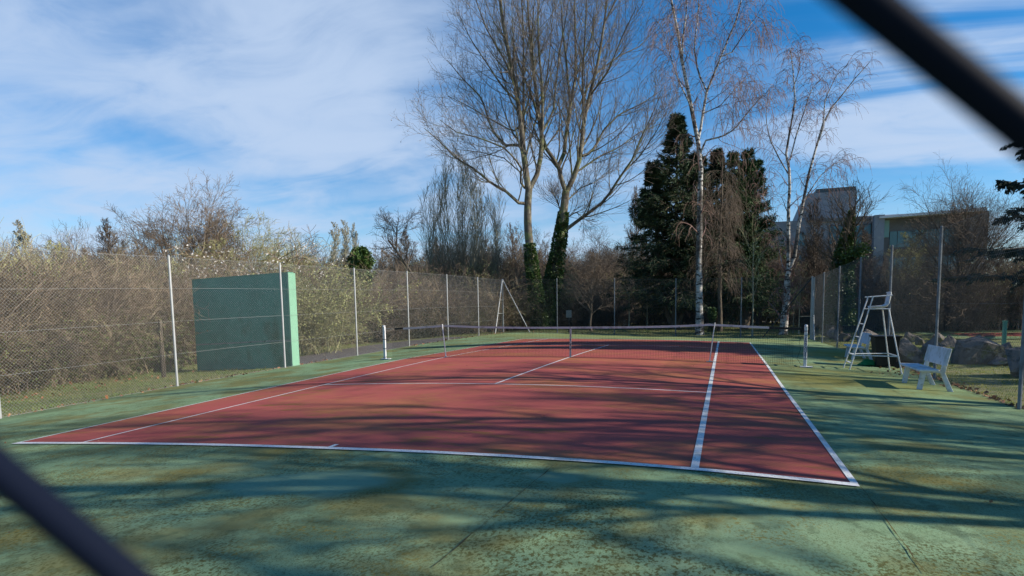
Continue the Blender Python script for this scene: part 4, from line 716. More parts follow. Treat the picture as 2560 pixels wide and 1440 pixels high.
# dark clipped hedge behind the far part of the left fence
def hedge():
    rng = np.random.default_rng(8); A = np.array([-15.5, 12.]); B = np.array([-11.2, 24.5]); n = 16000; s = rng.random(n); q = A+(B-A)*s[:, None]; z = H(q[:, 0], q[:, 1])
    face = rng.random(n) < .6; u = np.where(face, .55+0*s, rng.uniform(-.5, .55, n))*rng.uniform(.9, 1.1, n); v = np.where(face, rng.random(n)*1.75, 1.75)+rng.normal(size=n)*.05; nn = np.array([.94, -.34])
    P = np.column_stack([q+nn*u[:, None], z+v]); D = rng.normal(size=P.shape); c = thing('clipped_hedge', 'dark clipped hedge behind the far end of the left fence', 'hedge', (-13.3, 18, h1(-13, 18)))
    MB().leaves(P, D, .07, .11, rng).obj('leaves', M['hedge'], c); m = MB()
    K = 24
    for i in range(K):
        a, b = A+(B-A)*i/K, A+(B-A)*(i+1)/K; z0, z1 = h1(*a)-.05, h1(*b)-.05; m.hexa([(*(a-nn*.45), z0), (*(a+nn*.45), z0), (*(b+nn*.45), z1), (*(b-nn*.45), z1), (*(a-nn*.42), z0+1.7), (*(a+nn*.42), z0+1.7), (*(b+nn*.42), z1+1.7), (*(b-nn*.42), z1+1.7)])
    m.obj('inner_twigs', M['hedge'], c)
hedge()

# ---- the fan shaped poplar left of the plane trees
def poplar():
    rng = np.random.default_rng(31); D = 52; x, y, z = foot(1162, D); t = thing('fan_shaped_tree', 'grey many stemmed tree fanning upward, left of the two large plane trees', 'tree', (x, y, z)); P = []; R = []
    for k in range(26):
        a = (k-12.5)/12.5; b = rng.normal()*.8; hh = (tall(1160, 410, D))*(1-.20*abs(a)**2.5)*rng.uniform(.86, 1.02); sx = a*tall(1160, 410, D)*.235; s = np.linspace(0, 1, 9)
        wv = np.cumsum(rng.normal(size=9)*.05); P.append(np.column_stack([x+rng.normal()*.22+sx*np.interp(s, [0, .15, .35, .6, .8, 1], [.12, .35, .75, 1, .98, .78])+wv, y+b*s*1.6+0*s, z+hh*s])); R.append(np.linspace(.062, .010, 9)*rng.uniform(.5, 1))
    P = np.array(P); R = np.array(R); P2, R2 = grow(rng, P, R, 30, .22, 1, .38, lambda t, L: L*.17*(1.25-.75*t), 6, .10, .06, .4, .3, .009); P3, R3 = grow(rng, P2, R2, 9, .15, 1, .5, lambda t, L: L*.42, 3, .1, .1, .6, .6, .008)
    finish(t, [(P, R, 6)], [(P2, R2, 4), (P3, R3, 3)], M['pale'], M['pale'])
poplar()

# ---- the two plane trees
def plane_tree(label, D, limbs, seed, shoots, balls):
    """limbs: (pixel polyline, r0, r1, depth drift). The polylines are the real limbs seen in the plane of the tree, given depth by the drift."""
    rng = np.random.default_rng(seed); x, y, z = foot(limbs[0][0][0][0], D); t = thing('plane_tree', label, 'tree', (x, y, z)); Pl = []; Rl = []
    for pts, r0, r1, drift in limbs:
        n = len(pts); P = resample([at_dist(px, py, D+drift*i/(n-1)) for i, (px, py) in enumerate(pts)], 14); Pl.append(P); Rl.append(np.linspace(r0, r1, 14)**1.0)
    Pl[0][0, 2] = z-.1; Rl[0][0] *= 1.3; Pl = np.array(Pl); Rl = np.array(Rl); up = Pl[1:]; ur = Rl[1:]
    outward = lambda t, L: (1.0+2.2*(1-t)+L*.14)
    P2, R2 = grow(rng, up, ur, shoots, .08, .99, .62, outward, 8, .10, .075, .42, .22, .010)
    P3, R3 = grow(rng, P2, R2, 9, .12, 1, .62, lambda t, L: L*.46*(1.15-.5*t), 5, .08, .12, .5, .4, .0066); P4, R4 = grow(rng, P3, R3, 4, .15, 1, .65, lambda t, L: L*.48, 3, .03, .16, .65, .6, .0052)
    m = MB().tubes(Pl, Rl, 9); m.obj('trunk', M['plane'], t, smooth=True); MB().tubes(P2, R2, 4).obj('branches', M['plane'], t); MB().tubes(P3, R3, 3).tubes(P4, R4, 3).obj('crown', M['ptwig'], t)
    p = ends(P4)[rng.integers(0, len(P4), balls)]-np.array([0, 0, .08]); o8 = np.array([(1, 0, 0), (-1, 0, 0), (0, 1, 0), (0, -1, 0), (0, 0, 1), (0, 0, -1)])*.045; F = np.array([(0, 2, 4), (2, 1, 4), (1, 3, 4), (3, 0, 4), (2, 0, 5), (1, 2, 5), (3, 1, 5), (0, 3, 5)])
    V = (p[:, None]+o8[None]*rng.uniform(.7, 1.1, (balls, 1, 1))).reshape(-1, 3); FF = (np.arange(balls)[:, None, None]*6+F[None]).reshape(-1, 3); stuff(MB().add(V, FF).obj('seed_balls', M['ptwig'], t)); return t, Pl
pt1, PL1 = plane_tree('left of two large bare plane trees, upright with ivy at its foot', 46.5, [
 ([(1352, 825), (1340, 740), (1327, 640), (1319, 570), (1319, 510), (1322, 472)], .40, .27, 0),
 ([(1321, 475), (1312, 410), (1307, 365), (1301, 300), (1290, 220), (1274, 150), (1262, 80), (1250, 0), (1240, -110)], .25, .05, -1), ([(1323, 475), (1345, 432), (1352, 390), (1356, 338), (1345, 270), (1335, 188), (1322, 60), (1315, -90)], .20, .05, 1.5),
 ([(1317, 509), (1296, 507), (1280, 492), (1262, 476), (1230, 460), (1190, 425), (1140, 395), (1090, 345), (1060, 320)], .13, .02, -3), ([(1307, 365), (1290, 362), (1264, 364), (1230, 326), (1204, 244), (1155, 195), (1118, 150)], .12, .02, 2.5),
 ([(1305, 350), (1297, 260), (1276, 160), (1255, 60), (1240, -60)], .11, .03, 4), ([(1308, 340), (1309, 220), (1309, 110), (1302, -60)], .12, .03, 0), ([(1356, 330), (1356, 225), (1346, 112), (1344, -60)], .12, .03, -2), ([(1358, 325), (1384, 281), (1388, 225), (1399, 131), (1416, 40), (1430, -60)], .10, .02, 3),
 ([(1305, 300), (1298, 259), (1256, 217), (1219, 161), (1174, 94), (1150, 40)], .09, .02, 3), ([(1312, 470), (1302, 458), (1302, 436), (1306, 425), (1290, 400), (1262, 370), (1200, 345), (1140, 330), (1100, 300)], .09, .02, -4), ([(1300, 430), (1260, 395), (1200, 380), (1130, 372)], .05, .015, 4),
 ([(1290, 220), (1262, 150), (1215, 70), (1190, 0), (1170, -70)], .08, .02, -3), ([(1335, 200), (1330, 90), (1340, -60)], .07, .02, -5), ([(1310, 300), (1285, 330), (1230, 300), (1170, 265), (1120, 240)], .07, .02, 5), ([(1312, 400), (1340, 300), (1370, 180), (1380, 60), (1385, -50)], .08, .02, 6)], 41, 17, 420)
pt2, PL2 = plane_tree('right of two large bare plane trees, leaning and ivy clad, with a long limb', 48.5, [
 ([(1355, 822), (1375, 735), (1392, 650), (1404, 570), (1411, 510), (1415, 476)], .48, .30, 0),
 ([(1414, 478), (1402, 445), (1396, 414), (1380, 392), (1366, 375), (1357, 345), (1345, 290), (1330, 240), (1300, 170), (1280, 90)], .19, .03, -2), ([(1396, 416), (1410, 386), (1414, 345), (1421, 300), (1425, 262), (1440, 188), (1438, 80), (1434, -60)], .17, .04, 2),
 ([(1417, 478), (1440, 431), (1453, 380), (1459, 300), (1474, 240), (1496, 150), (1511, 56), (1525, -60)], .22, .04, 0), ([(1455, 390), (1470, 385), (1489, 367), (1508, 326), (1549, 285), (1605, 259), (1654, 225)], .12, .02, 3),
 ([(1405, 582), (1440, 555), (1470, 533), (1500, 512), (1520, 490), (1545, 450), (1580, 400), (1600, 350), (1625, 300), (1650, 240)], .15, .025, -2), ([(1408, 548), (1425, 540), (1440, 530), (1462, 548)], .05, .03, 0), ([(1560, 430), (1600, 390), (1640, 330), (1670, 270)], .07, .02, 2),
 ([(1451, 260), (1470, 215), (1493, 180), (1549, 139), (1600, 116), (1640, 70)], .09, .02, 4), ([(1425, 262), (1416, 160), (1405, 60), (1400, -60)], .09, .02, -3), ([(1459, 300), (1456, 200), (1462, 100), (1470, -60)], .10, .03, -3), ([(1440, 431), (1500, 390), (1545, 370), (1600, 330), (1650, 310)], .08, .02, 5),
 ([(1425, 262), (1440, 190), (1475, 110), (1490, 30), (1500, -50)], .08, .02, 3), ([(1510, 60), (1540, 0), (1560, -60)], .07, .03, 0), ([(1474, 240), (1520, 180), (1560, 80), (1590, 20)], .08, .02, -4), ([(1400, 525), (1393, 500), (1390, 497)], .05, .04, 0), ([(1430, 440), (1425, 380), (1422, 330), (1405, 280), (1370, 220)], .07, .02, -5), ([(1420, 500), (1450, 470), (1490, 455), (1530, 420)], .06, .02, 4)], 43, 17, 420)
def ivy_on(t, P, R, n, lo, hi, seed, thick=.14):
    rng = np.random.default_rng(seed); K = len(P); x = (lo+(hi-lo)*rng.random(n)**1.25)*(K-1); i = np.minimum(x.astype(int), K-2); f = (x-i)[:, None]; c = P[i]*(1-f)+P[i+1]*f; T = unit(P[i+1]-P[i]); r = np.interp(x, np.arange(K), R)
    a = rng.random(n)*6.28; A = unit(np.cross(T, np.array([0, 1., 0]))); B = np.cross(T, A); d = A*np.cos(a)[:, None]+B*np.sin(a)[:, None]; fade = 1-((x/(K-1)-lo)/(hi-lo))**2
    keep = (np.sin(a*2+x*1.3)+np.sin(x*4)*.6+rng.random(n)*1.2) > .1-1.2*fade; p = c+d*(r+thick*fade*rng.random(n))[:, None]; d2 = d+rng.normal(size=d.shape)*.5; d2[:, 2] -= .5
    MB().leaves(p[keep], d2[keep], .12, .17, rng).obj('ivy', M['ivy'], t)
ivy_on(pt1, PL1[0], np.linspace(.42, .3, 14), 6500, 0, .62, 5, .22); ivy_on(pt2, PL2[0], np.linspace(.5, .3, 14), 11000, 0, .85, 6, .38)

# ---- birches: white stems, hanging twigs
def birch(label, D, limbs, seed, shoots, mt, droop=-.28, n3=8, long_=1.0):
    rng = np.random.default_rng(seed); x, y, z = foot(limbs[0][0][0][0], D); t = thing('birch_tree', label, 'tree', (x, y, z)); Pl = []; Rl = []
    for pts, r0, r1, drift in limbs:
        n = len(pts); Pl.append(resample([at_dist(px, py, D+drift*i/(n-1)) for i, (px, py) in enumerate(pts)], 14)); Rl.append(np.linspace(r0, r1, 14))
    Pl[0][0, 2] = z-.1; Rl[0][0] *= 1.3; Pl = np.array(Pl); Rl = np.array(Rl)
    P2, R2 = grow(rng, Pl, Rl, shoots, .22, 1, .75, lambda t, L: (1.1+1.3*(1-t))*long_+0*L, 8, lambda k: .12-.34*k, .10, .35, .25, .008); 
    P3, R3 = grow(rng, P2, R2, n3, .2, 1, .8, lambda t, L: (.5+.4*L)*long_, 7, droop, .10, .5, .4, .0065, aj=.4); P4, R4 = grow(rng, P3, R3, 3, .2, 1, .5, lambda t, L: L*.6, 4, droop*1.3, .09, .7, .6, .006)
    MB().tubes(Pl, Rl, 8).obj('trunk', M['birch'], t, smooth=True); MB().tubes(P2, R2, 4).obj('branches', M['birchtwig'], t); MB().tubes(P3, R3, 3).tubes(P4, R4, 3).obj('hanging_twigs', mt, t)
birch('tall single stemmed birch with reddish hanging twigs in front of the conifers', 41.5, [
 ([(1749, 836), (1748, 740), (1747, 640), (1749, 560), (1750, 480), (1752, 421), (1744, 345), (1731, 284), (1721, 228), (1706, 168), (1700, 100), (1684, 40), (1670, -60)], .23, .05, 0),
 ([(1745, 350), (1752, 320), (1757, 284), (1767, 228), (1785, 185), (1802, 142), (1823, 91), (1845, 40), (1860, -40)], .09, .03, 1), ([(1750, 385), (1765, 350), (1792, 345), (1820, 335), (1843, 315), (1870, 280), (1900, 245), (1925, 225)], .065, .015, -2),
 ([(1706, 168), (1706, 102), (1715, 40), (1720, -60)], .06, .02, -1), ([(1767, 228), (1745, 180), (1735, 120), (1745, 40), (1750, -60)], .06, .02, 2), ([(1731, 284), (1720, 250), (1695, 200), (1670, 120), (1650, 60)], .05, .012, -2), ([(1802, 142), (1830, 130), (1870, 70), (1890, 40), (1910, 50), (1918, 90)], .045, .010, 1),
 ([(1757, 284), (1800, 265), (1840, 220), (1860, 200)], .04, .01, -2)], 51, 16, M['catkin'], -.34, 8)
birch('birch forking into two white stems near the right end of the far fence', 44, [
 ([(1957, 845), (1962, 790), (1967, 746), (1968, 705), (1971, 672)], .27, .17, 0),
 ([(1971, 676), (1971, 634), (1971, 521), (1976, 440), (1965, 386), (1975, 325), (1988, 254), (1985, 203), (1980, 150), (1975, 120)], .13, .02, -1), ([(1971, 680), (1987, 638), (1998, 557), (2010, 494), (2023, 430), (2041, 367), (2060, 300), (2067, 284), (2095, 250), (2117, 223), (2150, 180), (2172, 158)], .13, .02, 1),
 ([(1974, 440), (1950, 400), (1925, 350), (1915, 300), (1920, 240)], .05, .015, 2), ([(2041, 367), (2058, 320), (2062, 250), (2090, 190), (2120, 160)], .05, .015, -1), ([(1975, 400), (1990, 340), (2010, 280), (2030, 220), (2060, 190)], .05, .015, 1), ([(1971, 600), (1950, 570), (1925, 545), (1905, 480), (1915, 420)], .045, .012, -1),
 ([(2010, 500), (2050, 440), (2085, 410), (2120, 400)], .04, .01, 2), ([(1980, 230), (2000, 170), (1995, 130)], .03, .01, 0), ([(1968, 690), (1955, 660), (1940, 590)], .04, .012, 2)], 53, 13, M['birchtwig'], -.26, 6, .85)
# drooping brown birch behind the tall one
def weeping():
    rng = np.random.default_rng(61); D = 47; x, y, z = foot(1800, D); hh = tall(1800, 372, D); t = thing('weeping_birch', 'brown curtain of drooping twigs hanging between the dark conifers', 'tree', (x, y, z)); Tp, Tr = trunk(rng, hh*.95, .17, 10, .03); Tp = Tp+np.array([x, y, z])
    P1, R1 = grow(rng, Tp, Tr, 19, .26, .90, .8, lambda t, L: 1.8*(1.2-.6*t)+0*L, 8, lambda k: .12-.45*k, .1, .35, .3, .01); P2, R2 = grow(rng, P1, R1, 16, .15, 1, .8, lambda t, L: 1.9+0*L, 8, -.38, .10, .5, .5, .0055); P3, R3 = grow(rng, P2, R2, 7, .1, 1, .5, lambda t, L: L*.45, 4, -.3, .12, .7, .7, .0048)
    finish(t, [(Tp, Tr, 7), (P1, R1, 4)], [(P2, R2, 3), (P3, R3, 3)], M['bark'], M['twig'])
weeping()

# ---- conifers
def con(px, top, D, W, seed, label, mt=None, mt2=None, tops=((0, 0, 1.),), nb=230, low=.06, dense=1., upturn=.10):
    x, y, z = foot(px, D); h = tall(px, top, D); t = conifer(seed, h, .24, W, label=label, mt=mt, mt2=mt2, tops=tops, nb=nb, low=low, dense=dense, upturn=upturn); t.location = (x, y, z-.05); return t
con(1688, 283, 50, 5.3, 71, 'tallest dark conifer with several pointed tops, left of the birch trunk', tops=((0, 0, 1.), (-2.1, .8, .80), (1.7, 1.0, .82)), nb=160, low=.15, dense=1.5)
con(1862, 368, 52, 3.4, 72, 'greener pointed conifer right of the drooping brown birch', mt=M['needle2'], tops=((0, 0, 1.), (.9, .5, .93), (-1.0, -.6, .97)), nb=140, low=.12, dense=1.1)
con(1790, 372, 55, 3.0, 73, 'dark conifer mostly hidden behind the drooping brown birch', nb=130, low=.17, dense=.7)
# out of view to the right: the evergreen that shades the far half of the court
for sd_, hh_, W_, x_, y_, lb in ((75, 18.5, 5.2, 25.5, 11.2, 'tall dense dark conifer standing to the right of the second court boulders'), (76, 19.5, 5.0, 35.0, 13.0, 'second tall dark conifer, farther right behind the first one'), (77, 14, 4.2, 21.5, 7.6, 'shorter dark conifer in front of the two tall ones at the right')):
    t = conifer(sd_, hh_, .3, W_, label=lb, nb=210, low=.06, dense=.7); t.location = (x_, y_, h1(x_, y_)-.05)
def cedar():
    rng = np.random.default_rng(81); x, y = 23.4, 24.8; z = h1(x, y); t = thing('cedar_tree', 'dark cedar reaching flat drooping branches in from the right edge', 'cedar', (x, y, z)); Tp, Tr = trunk(rng, 15, .45, 10, .02); Tp = Tp+np.array([x, y, z])
    P1, R1 = grow(rng, Tp, Tr, 40, .16, .97, 1.45, lambda t, L: 6.4*(1.1-.75*t)+0*L, 9, lambda k: .05-.09*k, .07, .4, .25, .02, aj=.08); P2, R2 = grow(rng, P1, R1, 15, .25, 1, .9, lambda t, L: .9+.14*L*(1-t), 5, -.10, .12, .4, .4, .009, flat=.9)
    finish(t, [(Tp, Tr, 8), (P1, R1, 5)], [(P2, R2, 3)], M['bark'], M['twig']); p, d = along(rng, P2, 34000, 0); d = d+rng.normal(size=d.shape)*.4; d[:, 2] -= .55; MB().leaves(p+rng.normal(size=p.shape)*.05, d, .10, .26, rng).obj('foliage', M['blue'], t)
cedar()

# ---- the wood beyond the far fence
g3 = 'bare trees of the wood beyond the court'; l3 = 'slender bare tree in the brown wood beyond the far fence'
for k in range(64):
    px = 1000+k*18+prng.uniform(-12, 12); D = prng.choice([60, 66, 72, 80, 90]); top = prng.uniform(560, 650); 
    tree_px(prng.choice('aabcd'), px, top, D, l3, g3, sx=1.1)
g4 = 'undergrowth shrubs of the wood beyond the court'; l4 = 'low brown shrub in the dark undergrowth beyond the far fence'
for k in range(64):
    px = 1010+k*16.5+prng.uniform(-10, 10); D = prng.choice([60, 64, 72]) if px > 1250 else 52
    if 1500 < px < 2000 and D < 64: D = 75
    x, y, z = foot(px, D); put(prng.choice(['t1', 't2', 'k', 't3', 'o']), SH, x, y, prng.uniform(1.0, 1.35), l4, 'shrub', g4)
for px, D, s in ((1285, 53, 1.15), (1310, 56, 1.2), (1330, 52, 1.0), (1255, 50, 1.15), (1385, 54, 1.1), (1425, 56, 1.15), (1455, 53, 1.0), (1500, 55, 1.0), (1225, 49, 1.0), (1540, 56, .95), (1360, 52, 1.1)):
    x, y, z = foot(px, D); put('t3' if px % 2 else 'k', SH, x, y, s*.92, 'dark brown shrub in the shade behind the two plane trees', 'shrub', 'shrubs behind the plane trees')
tree_px('c', 1478, 585, 44, 'young dark bare tree just right of the ivy covered plane trunk'); tree_px('o', 1430, 655, 50, 'small olive budding tree between the plane trunk and the young dark tree')
tree_px('b', 1285, 560, 58, 'taller bare tree rising left of the plane trunks'); tree_px('b', 1598, 470, 74, 'pale tall bare tree top showing left of the big conifer', sx=.7); tree_px('a', 1530, 625, 62, 'round topped bare tree left of the big conifer')
def sapling(px, top, bot, D, label, r=.05):
    x, y, z = foot(px, D); h = tall(px, top, D); rng = np.random.default_rng(int(px)); t = thing('sapling', label, 'tree', (x, y, z)); Tp, Tr = trunk(rng, h, r, 8, .03); Tp = Tp+np.array([x, y, z]); P1, R1 = grow(rng, Tp, Tr, 14, .35, 1, .55, lambda t, L: L*.28, 6, .12, .08, .5, .4, .008); P2, R2 = grow(rng, P1, R1, 6, .2, 1, .6, lambda t, L: L*.4, 4, .05, .1, .6, .5, .007)
    finish(t, [(Tp, Tr, 6)], [(P1, R1, 4), (P2, R2, 3)], M['pale'], M['olive'])
sapling(1882, 600, 820, 40, 'slim pale sapling to the left of the forked birch'); sapling(1985, 720, 835, 46, 'thin pale sapling right of the forked birch, nearer its stem', .045); sapling(1999, 690, 835, 45, 'thin pale sapling beside the dark fence corner', .045); sapling(1617, 700, 815, 50, 'thin young tree below the left side of the big conifer', .05); sapling(1572, 640, 812, 50, 'straight thin bare trunk between young tree and conifer', .06)
x, y, z = foot(1781, 46); ivy_column(1781, 770, 825, 46, .17, 'mossy_stump', 'pale green moss covered stump just right of the birch trunk', 2200)
# small things seen beneath the trees
x, y, z = foot(1548, 62); t = thing('concrete_block', 'small bright white concrete block under the trees beyond the far fence', 'block', (x, y, z)); MB().hexa([(x-.8, y-.4, z), (x+.8, y-.4, z), (x+.8, y+.4, z), (x-.8, y+.4, z), (x-.55, y-.3, z+.42), (x+.7, y-.3, z+.62), (x+.7, y+.3, z+.62), (x-.55, y+.3, z+.42)]).obj('block', M['white'], t, bevel=.03)
x, y, z = foot(1836, 72); t = thing('shed', 'low grey shed with a rounded roof seen under the conifers', 'shed', (x, y, z)); m = MB(); arc = [(-1.2, 0), (-1.15, .9), (-.8, 1.35), (0, 1.5), (.8, 1.4), (1.15, .9), (1.2, 0)]
V = [(x+a, y+s, z+b) for s in (0, 2.2) for a, b in arc]; m.add(V, [(i, i+1, i+8, i+7) for i in range(6)]); m.obj('roof', M['conc'], t); MB().add([(x+a, y+.01, z+b) for a, b in arc], [(0, 1, 2, 3), (0, 3, 4, 5), (0, 5, 6, 6)][:2]+[(0, 5, 6, -1)]).obj('end_wall', M['conc'], t)
x, y, z = foot(2015, 47); t = thing('utility_box', 'dark utility box with a pale lid by the fence corner', 'box', (x, y, z)); MB().box((x, y, z+.55), (.62, .5, 1.1)).obj('cabinet', M['black'], t, bevel=.02); MB().box((x, y, z+1.13), (.7, .56, .05)).obj('lid', M['pale'], t, bevel=.01)
x, y, z = foot(1422, 41.5); t = thing('notice_board', 'small grey notice board in the shade beyond the far fence', 'sign', (x, y, z)); MB().rod((x, y, z), (x, y, z+1.0), .03, 6).obj('post', M['mull'], t); MB().box((x, y, z+1.25), (.38, .03, .5)).obj('panel', M['notice'], t, bevel=.008)
x, y, z = foot(397, 23.8); t = thing('wooden_post', 'dark weathered post with wires standing on the lawn left of the green wall', 'post', (x, y, z)); MB().rod((x, y, z), (x, y, z+1.95), .07, 8, .055).obj('stake', M['bark'], t); MB().rod((x+.09, y, z), (x+.05, y, z+1.7), .02, 6).obj('strut', M['bark'], t)

# ---- right side: building behind the trees
def building():
    Y = 70.0; c = at_y(2200, 800, Y); t = thing('building', 'large grey and teal building with a concrete tower behind the right hand trees', 'building', (c[0], Y+8, -.45))
    def X(px): return at_y(px, 700, Y)[0]
    def Z(px, py): return at_y(px, py, Y)[2]
    def blk(name, px0, px1, ztop, zbot, y0, y1, mt, **k):
        x0, x1 = X(px0), X(px1); return MB().box(((x0+x1)/2, (y0+y1)/2, (ztop+zbot)/2), (x1-x0, y1-y0, ztop-zbot)).obj(name, mt, t, **k)
    z_l = Z(2050, 546); z_t = Z(2080, 470); z_r = Z(2300, 534); zu = Z(2300, 517); zb = -.5
    blk('left_wing', 1925, 2178, z_l, zb, 71, 88, M['conc'])
    x0, x1, x2 = X(1990), X(2022), X(2146); MB().hexa([(x0, 73, z_l-.2), (x2, 73, z_l-.2), (x2, 84, z_l-.2), (x0, 84, z_l-.2), (x1, 73, z_t), (x2, 73, z_t), (x2, 84, z_t), (x1, 84, z_t)]).obj('tower', M['conc'], t)
    blk('tower_parapet', 2043, 2145, z_t+.55, z_t+.01, 73.3, 83, M['fascia']); blk('cornice', 2030, 2176, z_l+.02, z_l-.38, 70.7, 71.0, M['concdark'])
    for k in range(5):
        p0 = 2072+k*21.5
        for j in range(3):
            zt = z_l-.9-j*2.75; f = blk('window', p0, p0+19.5, zt, zt-2.5, 70.9, 71.0, M['mull']); w0, w1 = X(p0+1.2), X(p0+18.3); o = MB().box(((w0+w1)/2, 70.88, zt-1.25), (w1-w0, .03, 2.3)).obj('pane', M['glass'], f)
            o.matrix_parent_inverse = (Matrix.Translation(t.location)@Matrix.Translation(-t.location)).inverted()
    for j in range(3): zt = z_l-1.6-j*2.6; blk('window', 1995, 2012, zt, zt-1.7, 70.92, 71.0, M['glass'])
    blk('upper_storey', 2146, 2446, zu, z_r-.2, 76, 88, M['roofl']); blk('roof_hatch', 2248, 2282, zu+.35, zu, 79, 81, M['concdark'])
    blk('right_wing', 2197, 2472, z_r, zb, 71, 88, M['concdark']); blk('pillar', 2179, 2204, z_r+.1, zb, 69.6, 71.0, M['conc'])
    x0, x1, x2 = X(2190), X(2330), X(2452); zc = Z(2200, 546); zd = Z(2400, 531)
    MB().hexa([(x0, 69.4, zc-.05), (x2, 69.4, zd-.02), (x2, 76, zd+.1), (x0, 76, zc+.1), (x0, 69.4, zc+.18), (x2, 69.4, zd+.40), (x2, 76, zd+.6), (x0, 76, zc+.5)]).obj('canopy_roof', M['roofw'], t)
    blk('pale_corner_panel', 2205, 2222, z_r-.5, z_r-2.6, 70.85, 71, M['glassl'])
    for j, (za, zb_, a, b) in enumerate(((z_r-1.9, z_r-3.9, 2224, 2400), (z_r-5.2, z_r-7.6, 2224, 2400), (z_r-8.6, z_r-11, 2224, 2400))):
        n = 9
        for k in range(n):
            p0 = a+(b-a)*k/n; blk('window', p0+.8, p0+(b-a)/n-.8, za, zb_, 70.9, 71.0, M['glass'])
    blk('spandrel', 2222, 2404, z_r-4.1, z_r-4.9, 70.8, 71, M['wood']); blk('pale_corner_panel', 2402, 2412, z_r-.3, z_r-4, 70.85, 71, M['glassl']); blk('side_bay', 2412, 2466, z_r-.4, zb, 70.4, 71, M['conc'])
    zg = Z(2150, 705); blk('window_surround', 2118, 2176, zg+.9, zg-2.2, 70.6, 70.9, M['conc']); blk('dark_window', 2134, 2170, zg-.1, zg-1.5, 70.5, 70.6, M['mull']); blk('ground_floor', 2085, 2230, Z(2150, 745), zb, 69.0, 70.6, M['concdark']); blk('timber_cladding', 2130, 2200, Z(2150, 752), Z(2150, 765), 68.9, 69.0, M['wood'])
    for p in (2110, 2156): blk('blue_panel', p, p+12, Z(p, 785), Z(p, 793), 68.85, 69.0, M['sign'])
building()
def ivy_tree_right():
    rng = np.random.default_rng(91); D = 46; x, y, z = foot(2100, D); t = thing('ivy_clad_tree', 'leaning bare tree with ivy up its trunk in front of the building', 'tree', (x, y, z)); P = resample([(x, y, z), at_dist(2102, 700, D), at_dist(2108, 640, D), at_dist(2125, 570, D), at_dist(2128, 520, D)], 10)[None]; R = np.linspace(.22, .09, 10)[None]
    Q = resample([at_dist(2105, 662, D), at_dist(2130, 640, D-1), at_dist(2160, 622, D-2)], 10)[None]; P1, R1 = grow(rng, P, R, 22, .35, 1, .75, lambda t, L: 2.6*(1.3-.5*t)+0*L, 8, .12, .1, .5, .3, .012); P2, R2 = grow(rng, P1, R1, 9, .2, 1, .65, lambda t, L: L*.45, 5, .1, .12, .5, .4, .009); P3, R3 = grow(rng, P2, R2, 6, .2, 1, .65, lambda t, L: L*.5, 3, .05, .15, .6, .6, .007)
    finish(t, [(P, R, 7), (P1, R1, 5), (Q, np.linspace(.12, .04, 10)[None], 5)], [(P2, R2, 3), (P3, R3, 3)], M['bark'], M['twig']); ivy_on(t, P[0], R[0], 9000, .08, .98, 7, .75); 
    n = 1800; s = rng.random(n)**1.4; i = np.minimum((s*9).astype(int), 8); p = Q[0][i]+(Q[0][i+1]-Q[0][i])*rng.random((n, 1))+rng.normal(size=(n, 3))*.22; MB().leaves(p, rng.normal(size=p.shape)-np.array([0, 0, .5]), .12, .16, rng).obj('ivy', M['ivy'], t)
ivy_tree_right()
tree_px('big', 2402, 405, 52, 'large bare tree with a broad round crown before the right end of the building', sx=.78)
tree_px('b', 2040, 500, 56, 'thin grey bare tree in front of the concrete tower', sx=.9); tree_px('d', 2160, 560, 52, 'twiggy brown tree in front of the teal windows'); tree_px('o', 2250, 575, 54, 'yellow green budding tree before the right wing of the building', sx=1.1); tree_px('b', 2310, 590, 56, 'slim brown tree before the right wing of the building')
tree_px('c', 2495, 590, 60, 'dense bare tree right of the building'); tree_px('a', 2545, 600, 58, 'bare tree at the right edge behind the cedar branches')
g5 = 'brown scrub shrubs in front of the building'; l5 = 'brown twiggy scrub shrub in front of the building'
for k in range(30):
    px = 2010+k*21+prng.uniform(-8, 8); D = prng.uniform(49, 58); x, y, z = foot(px, D); put(prng.choice(['t3', 'k', 'k', 't2']), SH, x, y, prng.uniform(.40, .62) if px < 2195 else prng.uniform(.75, 1.15), l5, 'shrub', g5)
for k in range(9):
    px = 1900+k*75+prng.uniform(-10, 10); tree_px(prng.choice('bbdc'), px, prng.uniform(600, 665), prng.uniform(56, 62), 'slim bare tree among the scrub in front of the building', 'bare trees among the scrub before the building')
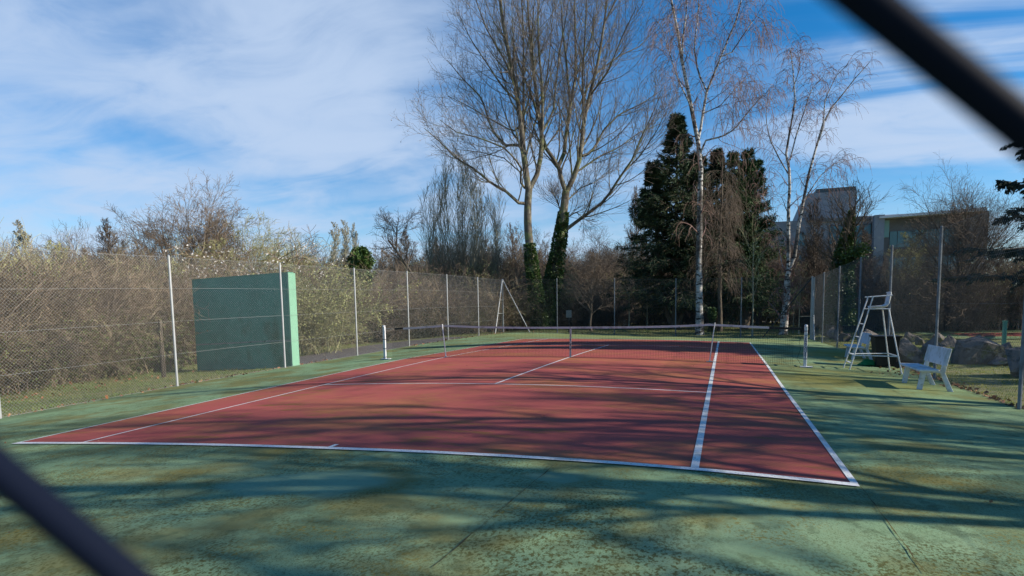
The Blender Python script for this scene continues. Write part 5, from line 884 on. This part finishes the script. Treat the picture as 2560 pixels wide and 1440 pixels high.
# green windbreak fence of the second court
def windbreak():
    A = at_y(2232, 832, 31.5); B = at_y(2640, 832, 31.5); t = thing('windbreak_fence', 'dark green windbreak screen on pale posts round the second court', 'fence', ((A[0]+B[0])/2, 31.5, h1(A[0], 31.5))); n = 9; h = 2.55
    for k in range(n+1):
        xx = A[0]+(B[0]-A[0])*k/n; z = h1(xx, 31.5); MB().rod((xx, 31.42, z), (xx, 31.42, z+h+.12), .028, 6).obj('post', M['galv'], t)
        if k < n:
            x2 = A[0]+(B[0]-A[0])*(k+1)/n; z2 = h1(x2, 31.5); m = MB(); S = 8
            V = [(xx+(x2-xx)*i/S, 31.5+.05*math.sin(i*2.1+k), (z+(z2-z)*i/S)+v) for i in range(S+1) for v in (.12, 1.3, h)]; m.add(V, [(i*3+j, i*3+3+j, i*3+4+j, i*3+1+j) for i in range(S) for j in range(2)]); o = m.obj('screen_panel', M['screen'], t); s = o.modifiers.new('cloth', 'SOLIDIFY'); s.thickness = .01
    xx = A[0]+(B[0]-A[0])*4/n; z = h1(xx, 31.5); MB().rod((xx+.2, 31.4, z+h-.2), (xx+.9, 31.2, z), .03, 6).obj('brace', M['galv'], t)
windbreak()
x, y, z = foot(2515, 33); t = thing('net_post', 'pale green square post standing on the second court', 'net post', (x, y, z)); MB().box((x, y, z+.55), (.13, .13, 1.1)).obj('shaft', M['wallmint'], t, bevel=.01); MB().box((x, y, z+1.12), (.16, .16, .04)).obj('cap', M['wallmint'], t, bevel=.01); MB().box((x, y, z+.01), (.26, .26, .02)).obj('base_plate', M['galv'], t)
def rail():
    a = foot(2068, 50); b = foot(2212, 50); t = thing('picket_rail', 'low weathered wooden picket rail behind the boulders', 'fence', ((a[0]+b[0])/2, (a[1]+b[1])/2, a[2])); n = 26
    for hz in (.35, .75): MB().rod((a[0], a[1], a[2]+hz), (b[0], b[1], b[2]+hz), .035, 6).obj('rail', M['pale'], t)
    for k in range(n):
        q = [a[i]+(b[i]-a[i])*k/(n-1) for i in range(3)]; MB().box((q[0], q[1], q[2]+.42), (.05, .03, .84)).obj('picket', M['pale'], t)
rail()
# ---- bare trees out to the right whose shadows lie over the court
for (x, y, s, lab) in ((16.2, -4.0, .80, 'bare tree whose trunk shadow crosses the court at the service line'), (15.0, -11.2, .90, 'bare tree out to the right level with the near baseline corner'), (25.0, -7.5, .95, 'tall bare tree further right, its crown shading the middle of the court'), (21.5, -14.2, .95, 'bare tree out to the right of the near corner of the court'), (33.0, -3.5, 1.1, 'bare tree standing farthest to the right, about level with the net'), (22.5, .5, .8, 'bare tree to the right, level with the net post'), (19.0, -7.8, .9, 'bare tree to the right between the service line and the baseline')):
    put('s', TREES, x, y, s, lab, 'tree')
